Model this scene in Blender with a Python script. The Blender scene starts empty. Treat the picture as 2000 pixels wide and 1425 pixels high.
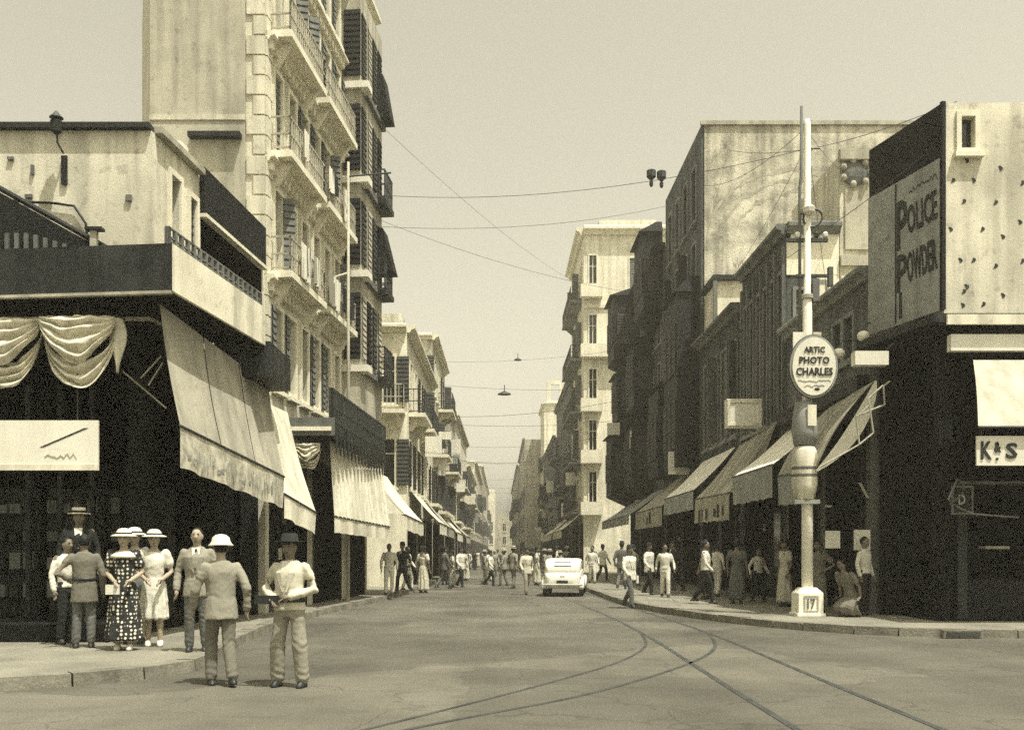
import bpy, bmesh, math, random
from mathutils import Matrix, Vector
from mathutils import noise as NZ

random.seed(7)
SC = bpy.context.scene
COL = SC.collection
R = math.radians

# ------------------------------------------------------------------ camera
cam_data = bpy.data.cameras.new('camera')
cam = bpy.data.objects.new('camera', cam_data)
COL.objects.link(cam)
cam.location = (0, 0, 1.55)
cam.rotation_euler = (R(90), 0, 0)
cam_data.sensor_width = 36.0
cam_data.lens = 34.2
cam_data.shift_x = 0.0125
cam_data.shift_y = 0.18275
cam_data.clip_end = 5000
SC.camera = cam

# ------------------------------------------------------------------ sky and sun
SUN_EL, SUN_AZ = 68.0, 137.0          # azimuth clockwise from +Y: the sun stands right of and behind the camera
world = bpy.data.worlds.new('World')
SC.world = world
world.use_nodes = True
nt = world.node_tree
nt.nodes.clear()
sky = nt.nodes.new('ShaderNodeTexSky')
sky.sky_type = 'NISHITA'
sky.sun_disc = False
sky.sun_elevation = R(SUN_EL)
sky.sun_rotation = R(SUN_AZ)
sky.air_density = 1.6
sky.dust_density = 4.0
bw = nt.nodes.new('ShaderNodeRGBToBW')
tint = nt.nodes.new('ShaderNodeMix'); tint.data_type = 'RGBA'; tint.blend_type = 'MULTIPLY'
tint.inputs['Factor'].default_value = 1.0
tint.inputs['B'].default_value = (1.0, 0.945, 0.75, 1)
bg = nt.nodes.new('ShaderNodeBackground')
bg.inputs['Strength'].default_value = 0.15
out = nt.nodes.new('ShaderNodeOutputWorld')
nt.links.new(sky.outputs[0], bw.inputs[0])
nt.links.new(bw.outputs[0], tint.inputs['A'])
nt.links.new(tint.outputs['Result'], bg.inputs['Color'])
nt.links.new(bg.outputs[0], out.inputs['Surface'])

sun_data = bpy.data.lights.new('sun', 'SUN')
sun_data.energy = 4.1
sun_data.angle = R(0.5)
sun_data.color = (1.0, 0.965, 0.88)
sun = bpy.data.objects.new('sun', sun_data)
COL.objects.link(sun)
sdir = Vector((math.sin(R(SUN_AZ)) * math.cos(R(SUN_EL)), math.cos(R(SUN_AZ)) * math.cos(R(SUN_EL)), math.sin(R(SUN_EL))))
sun.rotation_euler = sdir.to_track_quat('Z', 'Y').to_euler()
sun.location = (30, -20, 60)

vs = SC.view_settings
vs.view_transform = 'Standard'
vs.look = 'None'
vs.exposure = 0.70
vs.gamma = 1.0
vs.use_curve_mapping = False
SC.render.engine = 'CYCLES'
SC.cycles.use_denoising = False        # the residual grain suits an old print
SC.cycles.use_adaptive_sampling = True
SC.cycles.adaptive_threshold = 0.045
SC.cycles.adaptive_min_samples = 36
SC.cycles.sample_clamp_indirect = 4.0
SC.cycles.max_bounces = 6
SC.cycles.diffuse_bounces = 3
SC.cycles.volume_bounces = 0

# ------------------------------------------------------------------ materials
MATS = {}
def mat(name, v, tone='cream', rough=0.85, var=0.25, scale=1.2, streak=0.0, bump=0.15, bscale=30.0, spec=0.2, fine=0.0, lanes=0.0):
    """A weathered single-colour surface: v = mean albedo, broken up by noise, vertical run marks and fine relief."""
    tones = {'cream': (1.0, 0.95, 0.74), 'grey': (0.97, 1.0, 0.89), 'dark': (0.92, 1.0, 0.93), 'skin': (1.0, 0.84, 0.62), 'white': (1.0, 0.965, 0.80)}
    t = tones[tone]
    m = bpy.data.materials.new(name)
    m.use_nodes = True
    n, l = m.node_tree.nodes, m.node_tree.links
    b = n['Principled BSDF']
    b.inputs['Roughness'].default_value = rough
    b.inputs['Specular IOR Level'].default_value = spec
    tc = n.new('ShaderNodeTexCoord')
    ns = n.new('ShaderNodeTexNoise'); ns.inputs['Scale'].default_value = scale; ns.inputs['Detail'].default_value = 6; ns.inputs['Roughness'].default_value = 0.62
    l.new(tc.outputs['Object'], ns.inputs['Vector'])
    ramp = n.new('ShaderNodeValToRGB')
    lo, hi = v * (1 - var), min(0.92, v * (1 + var * 0.6))
    ramp.color_ramp.elements[0].position = 0.33; ramp.color_ramp.elements[0].color = (lo * t[0], lo * t[1], lo * t[2], 1)
    ramp.color_ramp.elements[1].position = 0.62; ramp.color_ramp.elements[1].color = (hi * t[0], hi * t[1], hi * t[2], 1)
    l.new(ns.outputs['Fac'], ramp.inputs['Fac'])
    col = ramp.outputs['Color']
    def darken(col, vec_scale, sc, amt, p0, p1):
        mp = n.new('ShaderNodeMapping'); mp.inputs['Scale'].default_value = vec_scale
        l.new(tc.outputs['Object'], mp.inputs['Vector'])
        s = n.new('ShaderNodeTexNoise'); s.inputs['Scale'].default_value = sc; s.inputs['Detail'].default_value = 5
        l.new(mp.outputs['Vector'], s.inputs['Vector'])
        mr = n.new('ShaderNodeMapRange'); mr.inputs['From Min'].default_value = p0; mr.inputs['From Max'].default_value = p1
        mr.inputs['To Min'].default_value = 1 - amt; mr.inputs['To Max'].default_value = 1.0
        l.new(s.outputs['Fac'], mr.inputs['Value'])
        mx = n.new('ShaderNodeMix'); mx.data_type = 'RGBA'; mx.blend_type = 'MULTIPLY'; mx.inputs['Factor'].default_value = 1.0
        l.new(col, mx.inputs['A']); l.new(mr.outputs['Result'], mx.inputs['B'])
        return mx.outputs['Result']
    if streak > 0:
        col = darken(col, (1.0, 1.0, 0.08), 3.0, streak, 0.36, 0.56)
        col = darken(col, (1.0, 1.0, 0.9), 5.5, streak * 0.8, 0.30, 0.40)
    if lanes > 0:
        col = darken(col, (1.0, .05, 1.0), 1.1, lanes, 0.38, 0.6)
        col = darken(col, (.5, 1.4, 1.0), 2.2, lanes * .7, 0.33, 0.45)
    if fine > 0:
        col = darken(col, (1, 1, 1), 45.0, fine, 0.35, 0.6)
    l.new(col, b.inputs['Base Color'])
    if bump > 0:
        bn = n.new('ShaderNodeTexNoise'); bn.inputs['Scale'].default_value = bscale; bn.inputs['Detail'].default_value = 4
        l.new(tc.outputs['Object'], bn.inputs['Vector'])
        bp = n.new('ShaderNodeBump'); bp.inputs['Strength'].default_value = bump; bp.inputs['Distance'].default_value = 0.03
        l.new(bn.outputs['Fac'], bp.inputs['Height']); l.new(bp.outputs['Normal'], b.inputs['Normal'])
    MATS[name] = m
    return m

mat('plaster', 0.64, 'cream', streak=0.30, var=0.20, scale=0.7, fine=.12)
mat('plaster_old', 0.62, 'cream', streak=0.42, var=0.34, scale=0.45, fine=.22)
mat('faded_ink', 0.46, 'cream', streak=0.3, var=0.3, scale=1.5, fine=.3)
mat('plaster_pale', 0.76, 'cream', streak=0.24, var=0.16, scale=0.6, fine=.1)
mat('plaster_mid', 0.40, 'cream', streak=0.30, var=0.22, scale=0.8)
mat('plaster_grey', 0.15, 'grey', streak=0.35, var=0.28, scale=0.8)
mat('plaster_shade', 0.085, 'dark', streak=0.40, var=0.35, scale=0.9)  # street fronts turned from the sun, shade put into the plaster colour
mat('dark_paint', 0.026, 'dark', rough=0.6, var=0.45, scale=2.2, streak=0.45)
mat('dark_and_shade', 0.008, 'dark', rough=0.8, var=0.3)  # dark parts, also shade put into the colour of soffits and interiors
mat('black', 0.003, 'dark', rough=0.85, var=0.25)  # lining of shop recesses, interior shade put into the colour
mat('dark_wood', 0.015, 'dark', rough=0.7, var=0.35, scale=4)
mat('shutter_dark', 0.045, 'grey', rough=0.7, var=0.3, scale=3)
mat('shutter_mid', 0.13, 'grey', rough=0.7, var=0.3, scale=3)
mat('shutter_pale', 0.34, 'cream', rough=0.7, var=0.2, scale=3)
mat('trim', 0.70, 'cream', streak=0.15, var=0.10)
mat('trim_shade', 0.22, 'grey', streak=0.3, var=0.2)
mat('white_paint', 0.71, 'white', rough=0.5, var=0.06, streak=0.10, bump=0.03)
mat('enamel', 0.82, 'white', rough=0.5, var=0.08, streak=0.16, bump=0.03)
mat('cream_paint', 0.70, 'cream', rough=0.55, var=0.16, streak=0.30, bump=0.03)
mat('grey_paint', 0.26, 'grey', rough=0.55, var=0.18, streak=0.15, bump=0.03)
mat('iron', 0.035, 'dark', rough=0.55, var=0.3, spec=0.4)
mat('canvas_white', 0.66, 'cream', rough=0.95, var=0.16, streak=0.26, bump=0.25, bscale=6)
mat('canvas_mid', 0.44, 'cream', rough=0.95, var=0.16, streak=0.24, bump=0.3, bscale=6)
mat('canvas_sunlit', 0.80, 'white', rough=0.95, var=0.10, streak=0.14, bump=0.25, bscale=6)  # sun put into the cloth colour where house shadows reach the awnings
mat('gable', 0.60, 'cream', streak=0.40, var=0.48, scale=0.9, fine=.35, bump=.5, bscale=14)
mat('goods', 0.10, 'grey', var=.4, scale=6)
mat('canvas_tan', 0.36, 'cream', rough=0.95, var=0.18, streak=0.28, bump=0.25, bscale=6)
mat('canvas_grey', 0.30, 'grey', rough=0.95, var=0.15, streak=0.15, bump=0.25, bscale=6)
mat('canvas_print', 0.46, 'cream', rough=0.95, var=0.40, scale=5, streak=0.2, bump=0.2, bscale=6, fine=0.0)
mat('letter', 0.030, 'dark', rough=0.7, var=0.3)
mat('letter_faint', 0.24, 'grey', rough=0.8, var=0.35)
mat('sign_board', 0.30, 'grey', rough=0.6, var=0.18, scale=2, streak=0.2)
mat('glass', 0.018, 'dark', rough=0.12, var=0.2, bump=0.0, spec=0.5)
mat('asphalt', 0.122, 'cream', rough=0.9, lanes=.12, var=0.30, scale=0.35, bump=0.35, bscale=60, fine=0.30)
mat('rail_dusty', 0.05, 'grey', rough=0.7, var=0.4, scale=2)
mat('dust', 0.18, 'cream', rough=0.95, var=0.25, scale=0.8, bump=0.3, bscale=40)
mat('pavement', 0.20, 'cream', rough=0.9, var=0.25, scale=0.9, bump=0.3, bscale=40, fine=0.15)
mat('kerb', 0.18, 'cream', rough=0.9, var=0.38, scale=2.5, bump=0.4, bscale=25, fine=0.2)
mat('rail_steel', 0.045, 'dark', rough=0.5, var=0.4, scale=3, spec=0.5)
mat('roof', 0.30, 'cream', rough=0.95, var=0.3)
mat('skin', 0.34, 'skin', rough=0.6, var=0.08, bump=0.0)
mat('skin_tan', 0.17, 'skin', rough=0.6, var=0.08, bump=0.0)
mat('hair', 0.014, 'dark', rough=0.6, var=0.3, bump=0.3, bscale=90)
mat('straw', 0.64, 'cream', rough=0.9, var=0.10, bump=0.3, bscale=120)
mat('cloth_white', 0.60, 'white', rough=0.95, var=0.06, bump=0.3, bscale=7)
mat('cloth_cream', 0.50, 'cream', rough=0.95, var=0.08, bump=0.3, bscale=7)
mat('cloth_beige', 0.25, 'cream', rough=0.95, var=0.10, bump=0.3, bscale=7)
mat('cloth_khaki', 0.15, 'cream', rough=0.95, var=0.12, bump=0.3, bscale=7)
mat('cloth_grey', 0.12, 'grey', rough=0.95, var=0.2, bump=0.6, bscale=8)
mat('cloth_dark', 0.022, 'dark', rough=0.95, var=0.25, bump=0.6, bscale=8)
mat('leather', 0.025, 'dark', rough=0.5, var=0.3, spec=0.4)
mat('car_paint', 0.72, 'white', rough=0.35, var=0.04, bump=0.0, spec=0.5)
mat('rubber', 0.018, 'dark', rough=0.8, var=0.2)
mat('chrome', 0.45, 'grey', rough=0.25, var=0.1, bump=0.0, spec=0.6)
mat('lamp_glass', 0.78, 'white', rough=0.2, var=0.05, bump=0.0, spec=0.5)

def crack_asphalt():
    m = MATS['asphalt']; n, l = m.node_tree.nodes, m.node_tree.links
    b = n['Principled BSDF']; src = b.inputs['Base Color'].links[0].from_socket
    tc = n.new('ShaderNodeTexCoord')
    wob = n.new('ShaderNodeTexNoise'); wob.inputs['Scale'].default_value = 1.3; wob.inputs['Detail'].default_value = 5
    l.new(tc.outputs['Object'], wob.inputs['Vector'])
    mx = n.new('ShaderNodeMix'); mx.data_type = 'RGBA'; mx.blend_type = 'ADD'; mx.inputs['Factor'].default_value = .9
    l.new(tc.outputs['Object'], mx.inputs['A']); l.new(wob.outputs['Color'], mx.inputs['B'])
    vo = n.new('ShaderNodeTexVoronoi'); vo.feature = 'DISTANCE_TO_EDGE'; vo.inputs['Scale'].default_value = .42
    l.new(mx.outputs['Result'], vo.inputs['Vector'])
    mr = n.new('ShaderNodeMapRange'); mr.inputs['From Min'].default_value = .002; mr.inputs['From Max'].default_value = .009; mr.inputs['To Min'].default_value = .74; mr.inputs['To Max'].default_value = 1
    l.new(vo.outputs['Distance'], mr.inputs['Value'])
    # a few darker repair patches with hard edges and pale dust drifts
    v2 = n.new('ShaderNodeTexVoronoi'); v2.inputs['Scale'].default_value = .22
    l.new(mx.outputs['Result'], v2.inputs['Vector'])
    sp = n.new('ShaderNodeSeparateColor'); l.new(v2.outputs['Color'], sp.inputs[0])
    m2 = n.new('ShaderNodeMapRange'); m2.inputs['From Min'].default_value = .2; m2.inputs['From Max'].default_value = .9; m2.inputs['To Min'].default_value = .84; m2.inputs['To Max'].default_value = 1.12
    l.new(sp.outputs[0], m2.inputs['Value'])
    mu = n.new('ShaderNodeMath'); mu.operation = 'MULTIPLY'; l.new(mr.outputs['Result'], mu.inputs[0]); l.new(m2.outputs['Result'], mu.inputs[1])
    fin = n.new('ShaderNodeMix'); fin.data_type = 'RGBA'; fin.blend_type = 'MULTIPLY'; fin.inputs['Factor'].default_value = 1
    l.new(src, fin.inputs['A']); l.new(mu.outputs[0], fin.inputs['B']); l.new(fin.outputs['Result'], b.inputs['Base Color'])
crack_asphalt()

def polka():
    m = bpy.data.materials.new('polka_cloth'); m.use_nodes = True
    n, l = m.node_tree.nodes, m.node_tree.links
    b = n['Principled BSDF']; b.inputs['Roughness'].default_value = 0.95
    tc = n.new('ShaderNodeTexCoord')
    vo = n.new('ShaderNodeTexVoronoi'); vo.inputs['Scale'].default_value = 17.0; vo.inputs['Randomness'].default_value = 0.35
    l.new(tc.outputs['Object'], vo.inputs['Vector'])
    rp = n.new('ShaderNodeValToRGB')
    rp.color_ramp.elements[0].position = 0.30; rp.color_ramp.elements[0].color = (0.72, 0.68, 0.55, 1)
    rp.color_ramp.elements[1].position = 0.36; rp.color_ramp.elements[1].color = (0.016, 0.018, 0.017, 1)
    l.new(vo.outputs['Distance'], rp.inputs['Fac'])
    l.new(rp.outputs['Color'], b.inputs['Base Color'])
    MATS['polka_cloth'] = m
polka()

# ------------------------------------------------------------------ mesh helpers
class MB:
    """Collects faces of one mesh."""
    def __init__(self):
        self.v, self.f, self.mi = [], [], []
    def face(self, pts, mi=0):
        i = len(self.v)
        self.v += [tuple(p) for p in pts]
        self.f.append(tuple(range(i, i + len(pts)))); self.mi.append(mi)
    def box(self, x0, x1, y0, y1, z0, z1, mi=0):
        i = len(self.v)
        self.v += [(x0, y0, z0), (x1, y0, z0), (x1, y1, z0), (x0, y1, z0), (x0, y0, z1), (x1, y0, z1), (x1, y1, z1), (x0, y1, z1)]
        for q in ((0, 3, 2, 1), (4, 5, 6, 7), (0, 1, 5, 4), (1, 2, 6, 5), (2, 3, 7, 6), (3, 0, 4, 7)):
            self.f.append(tuple(i + k for k in q)); self.mi.append(mi)
        return self
    def hull8(self, lo, hi, mi=0):
        """four bottom corners (counter-clockwise from above) and four top corners"""
        i = len(self.v)
        self.v += [tuple(p) for p in lo] + [tuple(p) for p in hi]
        for q in ((0, 3, 2, 1), (4, 5, 6, 7), (0, 1, 5, 4), (1, 2, 6, 5), (2, 3, 7, 6), (3, 0, 4, 7)):
            self.f.append(tuple(i + k for k in q)); self.mi.append(mi)
        return self
    def prism(self, poly, z0, z1, mi=0):
        i, n = len(self.v), len(poly)
        self.v += [(p[0], p[1], z0) for p in poly] + [(p[0], p[1], z1) for p in poly]
        self.f.append(tuple(i + k for k in reversed(range(n)))); self.mi.append(mi)
        self.f.append(tuple(i + n + k for k in range(n))); self.mi.append(mi)
        for k in range(n):
            j = (k + 1) % n
            self.f.append((i + k, i + j, i + n + j, i + n + k)); self.mi.append(mi)
        return self
    def loft(self, rings, mi=0, cap=True):
        i, n = len(self.v), len(rings[0])
        for r in rings: self.v += [tuple(p) for p in r]
        for a in range(len(rings) - 1):
            for k in range(n):
                j = (k + 1) % n
                self.f.append((i + a * n + k, i + a * n + j, i + (a + 1) * n + j, i + (a + 1) * n + k)); self.mi.append(mi)
        if cap:
            self.f.append(tuple(i + k for k in reversed(range(n)))); self.mi.append(mi)
            o = i + (len(rings) - 1) * n
            self.f.append(tuple(o + k for k in range(n))); self.mi.append(mi)
        return self
    def tube(self, pts, rad, n=8, mi=0):
        pts = [Vector(p) for p in pts]
        if not hasattr(rad, '__len__'): rad = [rad] * len(pts)
        rings = []
        ref = None
        for k, p in enumerate(pts):
            d = (pts[min(k + 1, len(pts) - 1)] - pts[max(k - 1, 0)]).normalized()
            if ref is None:
                ref = Vector((0, 0, 1)) if abs(d.z) < 0.9 else Vector((1, 0, 0))
            a = d.cross(ref).normalized(); b = d.cross(a).normalized()
            rx, ry = rad[k] if hasattr(rad[k], '__len__') else (rad[k], rad[k])
            rings.append([p + a * math.cos(2 * math.pi * t / n) * rx + b * math.sin(2 * math.pi * t / n) * ry for t in range(n)])
        return self.loft(rings, mi)
    def lathe(self, prof, c=(0, 0, 0), n=16, mi=0, sx=1.0, sy=1.0):
        rings = [[(c[0] + r * sx * math.cos(2 * math.pi * t / n), c[1] + r * sy * math.sin(2 * math.pi * t / n), c[2] + z) for t in range(n)] for r, z in prof]
        return self.loft(rings, mi)
    def ellip(self, c, r, n=12, m=8, mi=0):
        prof = [(max(1e-3, math.sin(math.pi * k / m)), -math.cos(math.pi * k / m)) for k in range(m + 1)]
        rings = [[(c[0] + pr * r[0] * math.cos(2 * math.pi * t / n), c[1] + pr * r[1] * math.sin(2 * math.pi * t / n), c[2] + pz * r[2]) for t in range(n)] for pr, pz in prof]
        return self.loft(rings, mi)
    def mesh(self, name, mats, smooth=False):
        me = bpy.data.meshes.new(name)
        me.from_pydata(self.v, [], self.f)
        for m in (mats if isinstance(mats, (list, tuple)) else [mats]):
            me.materials.append(MATS[m])
        me.polygons.foreach_set('material_index', self.mi)
        if smooth: me.polygons.foreach_set('use_smooth', [True] * len(self.f))
        me.update()
        return me

def link(name, data, parent=None, m=None):
    o = bpy.data.objects.new(name, data)
    COL.objects.link(o)
    if parent is not None: o.parent = parent
    if m is not None: o.matrix_basis = m
    return o
def tag(o, label, cat, group=None):
    o['label'] = label; o['category'] = cat
    if group: o['group'] = group
    return o
def thing(name, label, cat, loc=(0, 0, 0), rz=0.0, group=None, scale=1.0):
    o = link(name, None)
    o.location = loc; o.rotation_euler = (0, 0, rz); o.scale = (scale,) * 3
    return tag(o, label, cat, group)
def part(name, mb, mats, parent, smooth=False, m=None):
    return link(name, mb.mesh(name, mats, smooth), parent, m)
def struct(name, mb, mats, smooth=False):
    o = link(name, mb.mesh(name, mats, smooth)); o['kind'] = 'structure'
    return o
def T(x, y, z): return Matrix.Translation((x, y, z))
def at(px, py, Y):
    """metres of a point at depth Y seen at that place of the 2000 x 1425 survey grid"""
    return Vector(((px - 975) * Y / 1900.0, Y, 1.55 + (1078 - py) * Y / 1900.0))

def text_mesh(body, w, h, depth=0.01):
    c = bpy.data.curves.new('lettering', 'FONT'); c.body = body; c.extrude = depth; c.align_x = 'LEFT'
    c.resolution_u = 2; c.offset = 0.022
    o = bpy.data.objects.new('lettering', c); COL.objects.link(o)
    bpy.context.view_layer.update()
    me = bpy.data.meshes.new_from_object(o.evaluated_get(bpy.context.evaluated_depsgraph_get()))
    bpy.data.objects.remove(o)
    xs = [v.co.x for v in me.vertices]; ys = [v.co.y for v in me.vertices]
    x0, x1, y0, y1 = min(xs), max(xs), min(ys), max(ys)
    for v in me.vertices:
        x = (v.co.x - x0) / (x1 - x0) * w; z = (v.co.y - y0) / (y1 - y0) * h
        v.co = (x, -v.co.z, z)
    return me
def lettering(body, w, h, parent, m, material='letter', name='lettering'):
    me = text_mesh(body, w, h); me.materials.clear(); me.materials.append(MATS[material])
    return link(name, me, parent, m)

# ------------------------------------------------------------------ ground, road, pavements
g = MB(); g.face([(-900, -60, -0.012), (900, -60, -0.012), (900, 2500, -0.012), (-900, 2500, -0.012)])
struct('ground', g, 'dust')
g = MB(); g.face([(-30, -8, 0), (30, -8, 0), (30, 24, 0), (5.5, 32, 0), (4.2, 420, 0), (-4.2, 420, 0), (-5.5, 32, 0), (-30, 24, 0)])
struct('road', g, 'asphalt')

def smooth_poly(pts, n=6):
    res = []
    P = [pts[0]] + list(pts) + [pts[-1]]
    for i in range(1, len(P) - 2):
        for k in range(n):
            t = k / n
            a, b, c, d = [Vector(p) for p in P[i - 1:i + 3]]
            res.append(0.5 * ((2 * b) + (c - a) * t + (2 * a - 5 * b + 4 * c - d) * t * t + (3 * b - a - 3 * c + d) * t ** 3))
    res.append(Vector(pts[-1]))
    return res
KERB_L = smooth_poly([(-22, 8.6), (-9, 10.0), (-6.4, 10.55), (-4.75, 11.35), (-3.95, 12.7), (-4.12, 14.6), (-4.38, 17.0), (-4.45, 20.0), (-4.3, 24.5), (-3.7, 31), (-3.25, 40), (-3.1, 60), (-3.0, 120), (-3.0, 400)])
KERB_R = smooth_poly([(3.0, 400), (3.1, 120), (3.3, 60), (3.45, 40), (3.55, 31), (3.75, 27), (4.45, 23.2), (5.4, 20.4), (6.6, 18.5), (8.2, 17.7), (11, 17.4), (16, 17.2), (28, 16.8)])
PAVE = 0.15
def pavement(name, kerb, side, back):
    """slab up to the kerb stones, which follow its edge one by one"""
    KW = 0.28
    inner = []
    for i, p in enumerate(kerb):
        d = (kerb[min(i + 1, len(kerb) - 1)] - kerb[max(i - 1, 0)]).normalized()
        nrm = Vector((-d.y, d.x))       # land lies to the left of the walking direction
        inner.append(p + nrm * KW)
    poly = [(p.x, p.y) for p in inner] + back
    b = MB(); b.prism(poly, -0.05, PAVE - 0.004)
    o = struct(name, b, 'pavement')
    # stones
    cum = [0.0]
    for i in range(1, len(kerb)): cum.append(cum[-1] + (kerb[i] - kerb[i - 1]).length)
    def pt(line, s):
        for i in range(1, len(cum)):
            if cum[i] >= s:
                t = (s - cum[i - 1]) / max(1e-6, cum[i] - cum[i - 1])
                return line[i - 1].lerp(line[i], t)
        return line[-1]
    s = 0.0; L = cum[-1]; tail = MB()
    while s < L - 0.2:
        p = pt(kerb, s)
        near = p.y < 46
        ln = random.uniform(0.75, 1.15) if near else 12.0
        e = min(L, s + ln)
        a0, a1, b0, b1 = pt(kerb, s + 0.012), pt(kerb, e - 0.012), pt(inner, s + 0.012), pt(inner, e - 0.012)
        h = PAVE + random.uniform(-0.008, 0.012)
        mb = MB() if near else tail
        lo = [(q.x, q.y, -0.05) for q in (a0, a1, b1, b0)]
        top = [(q.x, q.y, h) for q in (a0.lerp(b0, 0.08), a1.lerp(b1, 0.08), b1, b0)]
        mb.hull8(lo, top)
        if near: part('kerb_stone', mb, 'kerb', o)
        s = e
    if tail.v:
        k = part('kerb_stone', tail, 'kerb', o); k['kind'] = 'stuff'
    return o
pavement('pavement', KERB_L, 'L', [(-30, 400), (-30, 8.6)])
pavement('pavement', KERB_R, 'R', [(30, 16.8), (30, 400)])

# tram rails set into the road
def rail(label, pts, w=0.075, mt='rail_steel'):
    P = smooth_poly(pts, 8); b = MB()
    L0, R0 = [], []
    for i, p in enumerate(P):
        d = (P[min(i + 1, len(P) - 1)] - P[max(i - 1, 0)]).normalized()
        q = Vector((-d.y, d.x)) * w / 2
        L0.append(p + q); R0.append(p - q)
    for i in range(len(P) - 1):
        b.hull8([(R0[i].x, R0[i].y, -.02), (R0[i + 1].x, R0[i + 1].y, -.02), (L0[i + 1].x, L0[i + 1].y, -.02), (L0[i].x, L0[i].y, -.02)],
                [(R0[i].x, R0[i].y, .006), (R0[i + 1].x, R0[i + 1].y, .006), (L0[i + 1].x, L0[i + 1].y, .006), (L0[i].x, L0[i].y, .006)])
    o = link('tram_rail', b.mesh('tram_rail', mt))
    tag(o, label, 'rail', 'tram rails in the road')
rail('straight steel tram rail running up the street, the one nearer the road middle', [(2.55, 3), (2.63, 10.75), (2.74, 18.2), (2.6, 25), (2.15, 34), (1.75, 50), (1.6, 90), (1.6, 200)])
rail('straight steel tram rail running up the street, the one nearer the right kerb', [(3.82, 3), (3.9, 10.75), (4.02, 18.2), (3.83, 24), (3.4, 34), (3.0, 50), (2.85, 90), (2.85, 200)])
rail('curved steel tram rail bending left, the branch reaching further left', [(-2.6, 6.2), (-.75, 9.2), (.78, 11.9), (1.75, 13.9), (2.42, 16.1), (2.70, 18.4)], 0.05, 'rail_dusty')
rail('curved steel tram rail bending left that crosses the straight rail', [(-1.6, 7.5), (-.4, 9.0), (1.05, 10.75), (2.62, 13.5), (3.5, 15.8), (3.98, 18.4)], 0.06, 'rail_dusty')

dr = thing('drain_inlet', 'dark iron drain inlet in the right kerb near the picture edge', 'drain', (8.35, 17.52, 0))
part('frame', MB().box(-.36, .36, -.03, .12, .01, .15), 'kerb', dr)
part('grate', MB().box(-.3, .3, -.045, -.032, .04, .12), 'rail_steel', dr)

# ------------------------------------------------------------------ buildings
CACHE = {}
def cached(key, fn):
    if key not in CACHE: CACHE[key] = fn()
    return CACHE[key]
def ring_mb(w, h, t, y0, y1):
    """picture-frame ring around an opening w x h, lying t outside it"""
    b = MB()
    o = [(-t, -t), (w + t, -t), (w + t, h + t), (-t, h + t)]
    i = [(0, 0), (w, 0), (w, h), (0, h)]
    for k in range(4):
        j = (k + 1) % 4
        (ax, az), (bx, bz), (cx, cz), (dx, dz) = o[k], o[j], i[j], i[k]
        b.face([(ax, y0, az), (bx, y0, bz), (cx, y0, cz), (dx, y0, dz)])
        b.face([(dx, y0, dz), (cx, y0, cz), (cx, y1, cz), (dx, y1, dz)])
        b.face([(bx, y0, bz), (ax, y0, az), (ax, y1, az), (bx, y1, bz)])
    # weld so that the ring is one connected piece
    return b
def weld(me):
    bm = bmesh.new(); bm.from_mesh(me); bmesh.ops.remove_doubles(bm, verts=bm.verts, dist=1e-5); bm.to_mesh(me); bm.free()
    return me
def shutter_mb(w, h):
    b = MB(); n = max(6, int(h / 0.16)); prof = []
    for k in range(n):
        z = h * k / n
        prof += [(0.0, z), (-0.035, z + h / n * 0.15), (-0.012, z + h / n * 0.95)]
    prof.append((0.0, h))
    for k in range(len(prof) - 1):
        (y0, z0), (y1, z1) = prof[k], prof[k + 1]
        b.face([(0, y0, z0), (w, y0, z0), (w, y1, z1), (0, y1, z1)])
    b.face([(w, .03, 0), (0, .03, 0), (0, .03, h), (w, .03, h)])
    b.face([(0, .03, 0), (0, 0, 0), (0, 0, h), (0, .03, h)]); b.face([(w, 0, 0), (w, .03, 0), (w, .03, h), (w, 0, h)])
    b.face([(0, .03, h), (0, 0, h), (w, 0, h), (w, .03, h)]); b.face([(0, 0, 0), (0, .03, 0), (w, .03, 0), (w, 0, 0)])
    return b
def railing_mb(L, D, h=1.0, step=0.16, bar=0.014, rail_h=0.03):
    """open front and two returns, local x along, y towards the street negative"""
    b = MB()
    for (x0, y0, x1, y1) in ((0, 0, 0, -D), (0, -D, L, -D), (L, -D, L, 0)):
        n = max(1, int(math.hypot(x1 - x0, y1 - y0) / step))
        for k in range(n + 1):
            x, y = x0 + (x1 - x0) * k / n, y0 + (y1 - y0) * k / n
            b.box(x - bar, x + bar, y - bar, y + bar, 0, h)
        for z in (0.08, h * 0.5, h):
            b.box(min(x0, x1) - .02, max(x0, x1) + .02, min(y0, y1) - .02, max(y0, y1) + .02, z - rail_h * .6, z + rail_h * .6)
    return b

class Face:
    def __init__(self, A, B):
        self.A, self.B = Vector((A[0], A[1], 0)), Vector((B[0], B[1], 0))
        u = (self.B - self.A); self.L = u.length; u.normalize()
        z = Vector((0, 0, 1)); inn = z.cross(u)
        self.M = Matrix(((u.x, inn.x, 0, A[0]), (u.y, inn.y, 0, A[1]), (0, 0, 1, 0), (0, 0, 0, 1)))

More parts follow.
